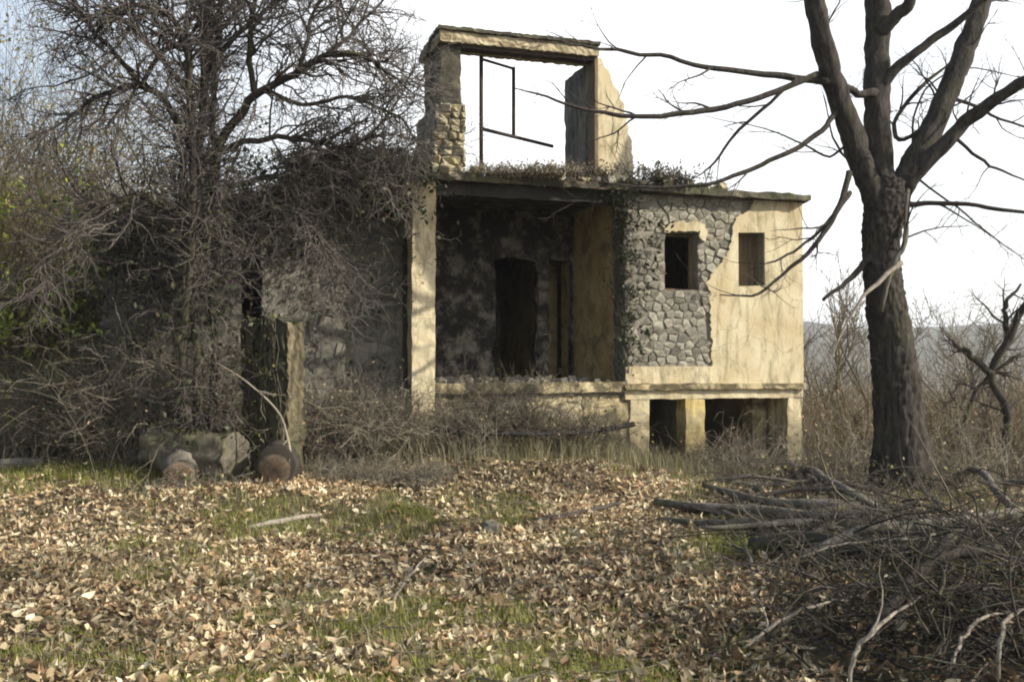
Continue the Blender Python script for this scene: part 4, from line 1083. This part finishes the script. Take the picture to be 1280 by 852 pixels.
# hedge and trees on the far left
HG = 'leafless bushes along the left side'
bush('tall grey brown thicket rising at the left edge', 10, 500, 15.5, 190, 6.8, 760, M['scrub'], 20000, [(.22, .20, .07), (.26, .20, .11), (.16, .15, .06)], name='hedge_bush', group=HG, ry=1.0, arch=.22, lsz=.035)
bush('leafless bush with brown leaves left of the wing corner', 85, 510, 14.5, 150, 4.2, 560, M['scrub'], 9000, [(.17, .13, .07), (.22, .16, .09), (.10, .10, .04)], name='hedge_bush', group=HG, ry=.8, arch=.4, lsz=.032)
bush('low dark thicket at the left edge behind the grass', 40, 520, 13.4, 200, 1.6, 420, M['twig_pale'], 700, IVY + DRYL, name='hedge_bush', group=HG, ry=.6, arch=.7)
bush('yellow green leafed shrub lit by the sun at the left edge', 14, 300, 13.6, 42, 5.0, 70, M['twig_mid'], 5000, [(.26, .34, .03), (.34, .40, .05), (.18, .26, .03)], name='green_shrub', ry=.5, arch=.1, lsz=.045)
bush('distant bare trees behind the left thicket', 30, 500, 19, 220, 8.6, 560, M['scrub'], 16000, [(.20, .17, .09), (.16, .15, .07)], name='hedge_bush', group=HG, ry=1.2, arch=.3, rr=(.006, .02))
bush('outermost thicket beyond the left edge', -150, 500, 14.5, 260, 3.6, 260, M['twig_mid'], 900, name='hedge_bush', group=HG, ry=1.2, arch=.35)

# scrub and saplings on the slope at the right
SG = 'bare saplings on the slope behind the big tree'
sap_m = []
def sapling_mesh(h, seed):
    n = 1
    pts = [Vector((0, 0, -.2)), Vector((random.gauss(0, .05) * h, random.gauss(0, .05) * h, h * .35)), Vector((random.gauss(0, .09) * h, random.gauss(0, .07) * h, h * .7)), Vector((random.gauss(0, .12) * h, random.gauss(0, .1) * h, h))]
    L = smooth_line(pts, 12, .03)
    r = np.linspace(.008 * h + .006, .003, 12)
    s2 = spawn(L[None], r[None], int(16 + 3 * h), h * .32, (20, 50), .5, 7, .2, (.6, .012), .14, .003)
    s3 = spawn(*s2, int(60 + 8 * h), h * .12, (20, 55), .4, 5, .15, (.7, .006), .16, .002)
    return tubes(L[None], r[None], 5), join([tubes(*s2, 3), tubes(*s3, 3)])
where = {0: 'just right of the house end wall', 1: 'between the house and the big tree', 2: 'close left of the big trunk', 3: 'close right of the big trunk', 4: 'between the big trunk and the right edge', 5: 'near the right edge of the picture'}
spx = [1012, 1022, 1033, 1046, 1060, 1072, 1085, 1165, 1178, 1192, 1205, 1218, 1232, 1246, 1262, 1276]
adj = ['slender pale', 'leaning thin', 'forked', 'straight dark', 'crooked', 'twiggy brown', 'short wispy', 'tall thin', 'slight grey', 'bent', 'bushy topped', 'spindly', 'upright grey', 'knotty dark', 'tall leaning', 'stunted']
for k, px in enumerate(spx):
    Y = random.uniform(16.5, 24)
    ytop = random.uniform(335, 395) if px < 1090 else random.uniform(375, 430)
    p = P(px, 500, Y); z0 = gz1(p.x, p.y); h = P(px, ytop, Y).z - z0
    (tV, tQ), (cV, cF) = sapling_mesh(h, k)
    o = empty('sapling', (p.x, p.y, z0), '%s bare sapling %s' % (adj[k], where[0 if px < 1030 else 1 if px < 1055 else 2 if px < 1100 else 3 if px < 1190 else 4 if px < 1240 else 5]), 'sapling', SG)
    m_ = M['twig_mid'] if k % 3 else M['twig_pale']
    mesh_np('trunk', tV, [tQ], m_, o); mesh_np('crown', cV, cF, m_, o)
# darker broken tree at the right edge
rt = empty('crooked_tree', tuple(on(1240, 590)), 'crooked dark bare tree leaning in from the right edge behind the pile', 'tree')
rl_ = []
for pts, rad in (([(1250, 600, 15), (1258, 520, 15), (1240, 470, 15), (1262, 420, 14.9), (1290, 370, 14.8), (1330, 330, 14.6)], [.08, .065, .055, .06, .055, .03]),
                 ([(1240, 470, 15), (1215, 445, 15), (1190, 428, 15.1)], [.06, .045, .02]),
                 ([(1262, 420, 14.9), (1255, 390, 14.9), (1275, 355, 14.9)], [.05, .035, .02]),
                 ([(1230, 600, 15.3), (1205, 540, 15.4), (1225, 480, 15.4), (1275, 440, 15.3)], [.045, .04, .03, .02])):
    o_, L, r = limb(rt, 'branch' if rl_ else 'trunk', [P(*q) for q in pts], rad, M['bark2'], 20, 8, .02); rl_.append((L, r))
PP, RR = resamp(rl_, 12)
b1 = spawn(PP, RR, 36, .7, (25, 70), .1, 8, .2, (.5, .02), .2, .003); b2 = spawn(*b1, 160, .3, (25, 70), 0, 6, .2, (.6, .008), .2, .002)
twig_part('twigs', [b1, b2], M['twig'], rt)
def scrub(name, label, x0, x1, y0, y1, h, n, m, nl, cols, kind='stuff'):
    bx_ = rng.uniform(x0, x1, n); by_ = rng.uniform(y0, y1, n)
    keep = ~((bx_ < 1.0 + .35 * (by_ - 13)) ) ; bx_, by_ = bx_[keep], by_[keep]; n = len(bx_)
    K = 7; P_ = np.empty((n, K, 3)); P_[:, 0] = np.stack([bx_, by_, gz(bx_, by_) - .05], 1)
    D = rng.normal(0, .3, (n, 3)); D[:, 2] = 1; le = h * rng.uniform(.3, 1.1, n) * (1 + .3 * vn(bx_ * .5, by_ * .5)); dr = rng.normal(0, .35, (n, 3)); dr[:, 2] = -.1
    for k in range(1, K):
        D = D + rng.normal(0, .16, (n, 3)) + dr * .35; D /= np.linalg.norm(D, axis=1, keepdims=True)
        P_[:, k] = P_[:, k - 1] + D * (le / (K - 1))[:, None]
    sc_ = (by_ / 15)[:, None]
    R_ = rng.uniform(.004, .009, n)[:, None] * sc_ * (1.05 - np.linspace(0, 1, K)[None]) + .0015
    s2 = spawn(P_, R_, n * 3, h * .3, (20, 60), .1, 5, .15, (.7, .006), .2, .002)
    V_, F_ = join([tubes(P_, R_, 3), tubes(*s2, 3)])
    o = tag(mesh_np(name, V_, F_, m), label, None, None, kind)
    if nl:
        base = s2[0].reshape(-1, 3)
        q = leaves_at('scrub_leaves', base[rng.integers(0, len(base), nl)], .03, cols, M['ivy'], None, .1)
        tag(q, 'sparse dry leaves ' + label.split(' ', 1)[1], None, None, 'stuff')
scrub('scrub', 'brown leafless scrub on the slope right of the house', 4.6, 14, 15.5, 23, 2.3, 2600, M['scrub'], 12000, DRYL + [(.14, .14, .05)])
scrub('scrub', 'hazy far scrub further down the slope', 6, 34, 24, 50, 5.4, 3600, M['scrub'], 26000, [(.20, .15, .07), (.24, .19, .09), (.13, .14, .05)])
scrub('undergrowth', 'low weeds round the foot of the big tree', 3.0, 8, 11.5, 15.5, .55, 900, M['twig_mid'], 1200, YG + DRYL)

# ------------------------------------------------------------------ leaf litter and grass
def leafverts(n, size):
    """n curled leaves: (n,8,3) in local space"""
    L_ = size * rng.uniform(.45, 1.35, n) ** 1.0; W = L_ * rng.uniform(.14, .34, n)
    fold = rng.uniform(-.2, 1.0, n); curl = rng.normal(.4, .8, n)
    t = np.array([0, .33, .68, 1.0])
    x = (t[None] - .5) * L_[:, None]
    z = curl[:, None] * L_[:, None] * ((t[None] - .5) ** 2) * 1.4
    Vv = np.zeros((n, 8, 3))
    Vv[:, 0:4, 0] = x; Vv[:, 0:4, 2] = z
    for j, (tt, ww) in enumerate(((1, .85), (2, .9))):
        for sgn, b in ((1, 4), (-1, 6)):
            w_ = W * ww * rng.uniform(.8, 1.2, n)
            Vv[:, b + j, 0] = x[:, tt]; Vv[:, b + j, 1] = sgn * w_ * np.cos(fold); Vv[:, b + j, 2] = z[:, tt] + w_ * np.sin(fold) * rng.uniform(.3, 1.2, n)
    return Vv
LT = np.array([[0, 1, 4], [0, 6, 1], [1, 2, 5], [1, 5, 4], [1, 6, 7], [1, 7, 2], [2, 3, 5], [2, 7, 3]])
LC = np.array([(.68, .57, .39), (.47, .36, .22), (.28, .20, .12), (.84, .75, .56), (.15, .105, .068), (.34, .22, .13), (.55, .49, .33), (.10, .072, .048)])
LC = LC * np.array([1.06, 1.02, .94])
def greenness(x, y):
    g = .5 * vn(x * .55 + 3.3, y * .55 + 1.7) + .35 * vn(x * 1.7, y * 1.7 + 8) + .15 * vn(x * 5, y * 5)
    g = g - .04 + .9 * np.exp(-((x - .35) / .22) ** 2 - ((y - 4.9) / .2) ** 2) + .5 * np.exp(-((x + 1.4) / .3) ** 2 - ((y - 4.9) / .25) ** 2) + .45 * vn(x * 3.1 + 5, y * 3.1 + 2)
    g = g + .9 * ss(10.2, 12.5, y) * ss(-2.5, -4.0, x) + .5 * np.exp(-((x - 1.7) / .35) ** 2 - ((y - 7.6) / .35) ** 2) + .35 * ss(9, 12, y)
    return g
def rot_all(n, tilt):
    yaw = rng.uniform(0, 2 * np.pi, n); tx = rng.normal(0, tilt, n); ty = rng.normal(0, tilt, n)
    c, s = np.cos, np.sin
    Z0 = np.zeros(n); O = np.ones(n)
    Rz = np.array([[c(yaw), -s(yaw), Z0], [s(yaw), c(yaw), Z0], [Z0, Z0, O]]).transpose(2, 0, 1)
    Rx = np.array([[O, Z0, Z0], [Z0, c(tx), -s(tx)], [Z0, s(tx), c(tx)]]).transpose(2, 0, 1)
    Ry = np.array([[c(ty), Z0, s(ty)], [Z0, O, Z0], [-s(ty), Z0, c(ty)]]).transpose(2, 0, 1)
    return Rz @ Rx @ Ry
def litter_pts(n, y0, y1):
    out = []
    while sum(map(len, out)) < n:
        y = rng.uniform(y0, y1, n * 2); x = rng.uniform(-1, 1, n * 2) * (y * .56 + .8)
        pile = np.clip(1.3 * np.exp(-((x - 2.7) / 1.0) ** 2 - ((y - 5.2) / 1.0) ** 2), 0, 1); pile = np.maximum(pile, .6 * np.exp(-((x - 3.2) / 1.5) ** 2 - ((y - 8) / 3) ** 2))
        pr = (1 - .85 * ss(-.05, .5, greenness(x, y))) * (1 - .95 * pile) * (1 - .55 * ss(10.5, 13, y))
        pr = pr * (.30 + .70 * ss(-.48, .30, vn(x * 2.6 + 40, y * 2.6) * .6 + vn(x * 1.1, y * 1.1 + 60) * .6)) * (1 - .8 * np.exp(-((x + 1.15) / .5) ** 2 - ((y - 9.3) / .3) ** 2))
        k = rng.random(n * 2) < pr
        out.append(np.stack([x[k], y[k]], 1))
    return np.vstack(out)[:n]
n = 74000
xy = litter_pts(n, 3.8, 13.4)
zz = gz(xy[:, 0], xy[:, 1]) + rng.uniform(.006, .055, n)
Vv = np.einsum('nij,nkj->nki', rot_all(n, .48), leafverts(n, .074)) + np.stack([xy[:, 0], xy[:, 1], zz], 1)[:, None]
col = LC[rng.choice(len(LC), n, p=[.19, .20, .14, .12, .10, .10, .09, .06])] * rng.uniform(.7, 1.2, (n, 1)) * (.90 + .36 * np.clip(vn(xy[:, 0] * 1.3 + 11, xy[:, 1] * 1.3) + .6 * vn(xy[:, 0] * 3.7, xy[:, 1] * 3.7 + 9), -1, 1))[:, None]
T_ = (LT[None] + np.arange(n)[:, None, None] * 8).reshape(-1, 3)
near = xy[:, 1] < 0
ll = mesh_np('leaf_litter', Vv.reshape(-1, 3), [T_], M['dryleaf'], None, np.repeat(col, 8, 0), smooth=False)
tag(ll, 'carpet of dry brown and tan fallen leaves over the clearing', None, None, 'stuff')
# the nearest, largest leaves one by one, as pieces of the ground
lv = []
for k in range(16):
    v8 = leafverts(1, .095)[0]; lv.append(mesh_np('leaf', v8, [LT], M['dryleaf'], None, np.repeat(LC[k % 8][None] * 1.05, 8, 0), smooth=False, link=False))
xyn = litter_pts(280, 4.6, 6.4)
xyn = xyn[np.argsort(xyn[:, 1])]
for x, y in xyn:
    o = bpy.data.objects.new('leaf', random.choice(lv)); o.location = (x, y, gz1(x, y) + random.uniform(.025, .045))
    o.rotation_euler = (random.gauss(0, .4), random.gauss(0, .4), random.uniform(0, 6.28)); s = random.uniform(.8, 1.25); o.scale = (s, s, s)
    COL.objects.link(o); o.parent = ground

def blades(name, label, x, y, h, wd, cols, m, lean=.45):
    n = len(x)
    z = gz(x, y) - .01; a = rng.uniform(0, 2 * np.pi, n); H_ = h * rng.uniform(.4, 1.2, n)
    ld = np.stack([np.cos(a), np.sin(a), 0 * a], 1) * rng.uniform(0, lean, n)[:, None]
    sd = np.stack([-np.sin(a + rng.normal(0, .6, n)), np.cos(a), 0 * a], 1) * wd * rng.uniform(.6, 1.3, n)[:, None]
    b = np.stack([x, y, z], 1); up = np.array([0, 0, 1.0])
    m1 = b + up * (H_ * .55)[:, None] + ld * (H_ * .4)[:, None]; tp = b + up * (H_ * rng.uniform(.7, 1, n))[:, None] + ld * (H_ * 1.3)[:, None]
    Vv = np.stack([b - sd, b + sd, m1 + sd * .7, m1 - sd * .7, tp], 1).reshape(-1, 3)
    i = np.arange(n)[:, None] * 5
    cc = np.array(cols)[rng.integers(0, len(cols), n)] * rng.uniform(.7, 1.25, (n, 1))
    o = mesh_np(name, Vv, [np.hstack([i, i + 1, i + 2, i + 3]), np.hstack([i + 3, i + 2, i + 4])], m, None, np.repeat(cc, 5, 0), smooth=False)
    return tag(o, label, None, None, 'stuff')
def grass_pts(n, y0, y1, thr=.12, soft=.35):
    out = []
    while sum(map(len, out)) < n:
        y = rng.uniform(y0, y1, n * 3); x = rng.uniform(-1, 1, n * 3) * (y * .56 + .8)
        pile = np.exp(-((x - 2.9) / 1.3) ** 2 - ((y - 6.0) / 2.0) ** 2)
        k = rng.random(n * 3) < ss(thr, thr + soft, greenness(x, y)) * (1 - .85 * pile) * (1 - ss(.9, 1.4, x) * ss(6.4, 5.8, y))
        out.append(np.stack([x[k], y[k]], 1))
    return np.vstack(out)[:n]
GR = [(.24, .27, .04), (.30, .32, .06), (.15, .18, .035), (.36, .34, .11), (.40, .35, .18)]
q = grass_pts(95000, 3.9, 9.5, -.45, 1.0); blades('grass', 'short green grass tufts among the fallen leaves', q[:, 0], q[:, 1], .085, .0030, GR, M['green'])
q = grass_pts(40000, 9.0, 14.5, .05); blades('grass', 'thin green grass in front of the house', q[:, 0], q[:, 1], .10, .004, GR, M['green'])
q = np.stack([rng.uniform(-9, -3.6, 26000), rng.uniform(11, 16, 26000)], 1); blades('grass', 'brighter green grass strip at the left below the thicket', q[:, 0], q[:, 1], .12, .005, GR[:4], M['green'])
q = grass_pts(9000, 5, 13.5, -.1, .3); blades('dry_grass', 'straw coloured dry grass blades through the clearing', q[:, 0], q[:, 1], .17, .0025, [(.42, .36, .22), (.34, .28, .17), (.5, .44, .3)], M['green'], .9)

n = 420
cx_ = np.stack([rng.normal(2.35, .55, n), rng.normal(4.95, .42, n)], 1); cx_ = cx_[cx_[:, 0] > 1.25 + .25 * rng.random(n)]; n = len(cx_)
th = rng.uniform(0, 6.28, n); D = np.stack([np.cos(th), np.sin(th), rng.normal(.15, .5, n)], 1)
C_ = np.empty((n, K, 3)); C_[:, 0, :2] = cx_; C_[:, 0, 2] = gz(cx_[:, 0], cx_[:, 1]) + np.abs(rng.normal(0, .2, n)); le = rng.uniform(.15, .7, n)
for k in range(1, K):
    D = D + rng.normal(0, .2, (n, 3)) + np.array([0, 0, -.08]); D /= np.linalg.norm(D, axis=1, keepdims=True)
    C_[:, k] = C_[:, k - 1] + D * (le / (K - 1))[:, None]
C_[..., 2] = np.maximum(C_[..., 2], gz(C_[..., 0], C_[..., 1]) + .005)
R_ = rng.uniform(.002, .008, n)[:, None] * (1.05 - .8 * np.linspace(0, 1, K)[None])
s2 = spawn(C_, R_, 900, .18, (20, 80), 0, 5, .1, (.7, .004), .2, .001)
V_, F_ = join([tubes(C_, R_, 4), tubes(*s2, 3)])
tag(mesh_np('brushwood', V_, F_, M['bark2']), 'black tangle of twigs in the near right corner', None, None, 'stuff')

# leaves and moss caught in the brush pile
def pile_leaves():
    n = 3600
    xy = np.array([pile_pt() for _ in range(n)])
    zz = gz(xy[:, 0], xy[:, 1]) + rng.uniform(.01, .10, n)
    Vv = np.einsum('nij,nkj->nki', rot_all(n, .8), leafverts(n, .075)) + np.stack([xy[:, 0], xy[:, 1], zz], 1)[:, None]
    col = LC[rng.choice(len(LC), n, p=[.06, .16, .22, .04, .20, .10, .05, .17])] * rng.uniform(.6, 1.1, (n, 1))
    o = mesh_np('pile_leaves', Vv.reshape(-1, 3), [(LT[None] + np.arange(n)[:, None, None] * 8).reshape(-1, 3)], M['dryleaf'], None, np.repeat(col, 8, 0), smooth=False)
    tag(o, 'dead leaves caught between the sticks of the brush pile', None, None, 'stuff')
    gp_ = []
    for cx, cy, sx, sy, k in ((1.75, 7.6, .22, .2, 1400), (3.0, 7.2, .4, .25, 1800), (2.2, 8.6, .4, .2, 900), (3.9, 8.2, .4, .3, 900), (2.7, 6.1, .4, .25, 700)):
        gp_.append(np.stack([rng.normal(cx, sx, k), rng.normal(cy, sy, k)], 1))
    g_ = np.vstack(gp_)
    blades('grass', 'green grass growing up through the brush pile', g_[:, 0], g_[:, 1], .17, .003, GR[:4], M['green'])
pile_leaves()

# ------------------------------------------------------------------ haze
bm = bmesh.new()
bmesh.ops.create_cube(bm, size=1, matrix=Matrix.Translation((0, 1100, 20)) @ Matrix.Diagonal((3300, 3100, 75, 1)))
me = bpy.data.meshes.new('haze'); bm.to_mesh(me); bm.free()
hm = bpy.data.materials.new('thin_haze'); hm.use_nodes = True
t = hm.node_tree; t.nodes.clear()
pv = t.nodes.new('ShaderNodeVolumePrincipled'); pv.inputs['Color'].default_value = (.92, .95, 1, 1)
pv.inputs['Density'].default_value = .0006; pv.inputs['Anisotropy'].default_value = .3
mo = t.nodes.new('ShaderNodeOutputMaterial'); t.links.new(pv.outputs[0], mo.inputs['Volume'])
me.materials.append(hm)
hz = bpy.data.objects.new('haze', me); COL.objects.link(hz); tag(hz, 'thin pale haze over the valley', None, None, 'stuff')

# bare tree added out of view on the right so its limbs dapple the clearing
def dapple_tree(x, y, h, label, seed):
    o = empty('bare_tree', (x, y, gz1(x, y)), label, 'tree', None)
    z0 = gz1(x, y); ls = []
    for k in range(5):
        a = k * 1.3 + seed
        pts = [Vector((x, y, z0 - .2)), Vector((x + .05 * math.cos(a), y + .05 * math.sin(a), z0 + h * .25)), Vector((x + .5 * math.cos(a), y + .5 * math.sin(a), z0 + h * .5)), Vector((x + 1.3 * math.cos(a), y + 1.3 * math.sin(a), z0 + h * .8)), Vector((x + 1.9 * math.cos(a), y + 1.9 * math.sin(a), z0 + h * (1.0 if k else 1.1)))]
        L = smooth_line(pts, 24, .03); rr = np.interp(np.linspace(0, 1, 24), [0, .25, .5, 1], [.16, .13, .07, .015])
        V_, Q_ = tubes(L[None], rr[None], 9); mesh_np('trunk' if k == 0 else 'branch', V_ - np.array(o.location), [Q_], M['bark'], o); ls.append((L, rr))
    PP, RR = resamp(ls, 14)
    c1 = spawn(PP, RR, 60, 1.6, (25, 65), .2, 8, .35, (.5, .025), .15, .004); c2 = spawn(*c1, 240, .8, (25, 65), .2, 6, .15, (.5, .012), .18, .003); c3 = spawn(*c2, 500, .4, (25, 65), .2, 4, .15, (.6, .006), .18, .002)
    twig_part('twigs', [c1, c2, c3], M['twig'], o)
dapple_tree(9.2, 5.6, 7.0, 'bare tree added out of view beyond the brush pile to dapple the clearing', .4)

nn = 7000
qx = rng.uniform(-4.2, 3.9, nn); qy = 12.4 + .3 * np.clip(qx + 1.2, -3, 9) * .6 + rng.normal(0, .35, nn)
blades('dry_grass', 'tall straw coloured dead grass along the foot of the house', qx, qy, .42, .0028, [(.36, .31, .19), (.28, .24, .14), (.46, .41, .28), (.20, .22, .07)], M['green'], .5)

n = 3200; K = 5
y_ = rng.uniform(3.9, 12.5, n); x_ = rng.uniform(-1, 1, n) * (y_ * .56 + .8); th = rng.uniform(0, 6.28, n)
D = np.stack([np.cos(th), np.sin(th), 0 * th], 1); W_ = np.empty((n, K, 3)); W_[:, 0, :2] = np.stack([x_, y_], 1); le = rng.uniform(.06, .38, n)
for k in range(1, K):
    D = D + rng.normal(0, .18, (n, 3)); D /= np.linalg.norm(D, axis=1, keepdims=True); W_[:, k] = W_[:, k - 1] + D * (le / (K - 1))[:, None]
W_[..., 2] = gz(W_[..., 0], W_[..., 1]) + rng.uniform(.02, .06, (n, 1))
V_, F_ = join([tubes(W_, rng.uniform(.0015, .005, n)[:, None] * np.ones((1, K)), 4)])
tag(mesh_np('twig_litter', V_, F_, M['twig_mid']), 'short dead twigs scattered through the leaf litter', None, None, 'stuff')

for o in bpy.data.objects:                       # hair-thin stems, twigs and leaves that nobody could pick apart
    if o.type == 'MESH' and o.parent is not None and o.name.split('.')[0] in ('stems', 'leaves', 'twigs', 'crown'):
        o['kind'] = 'stuff'
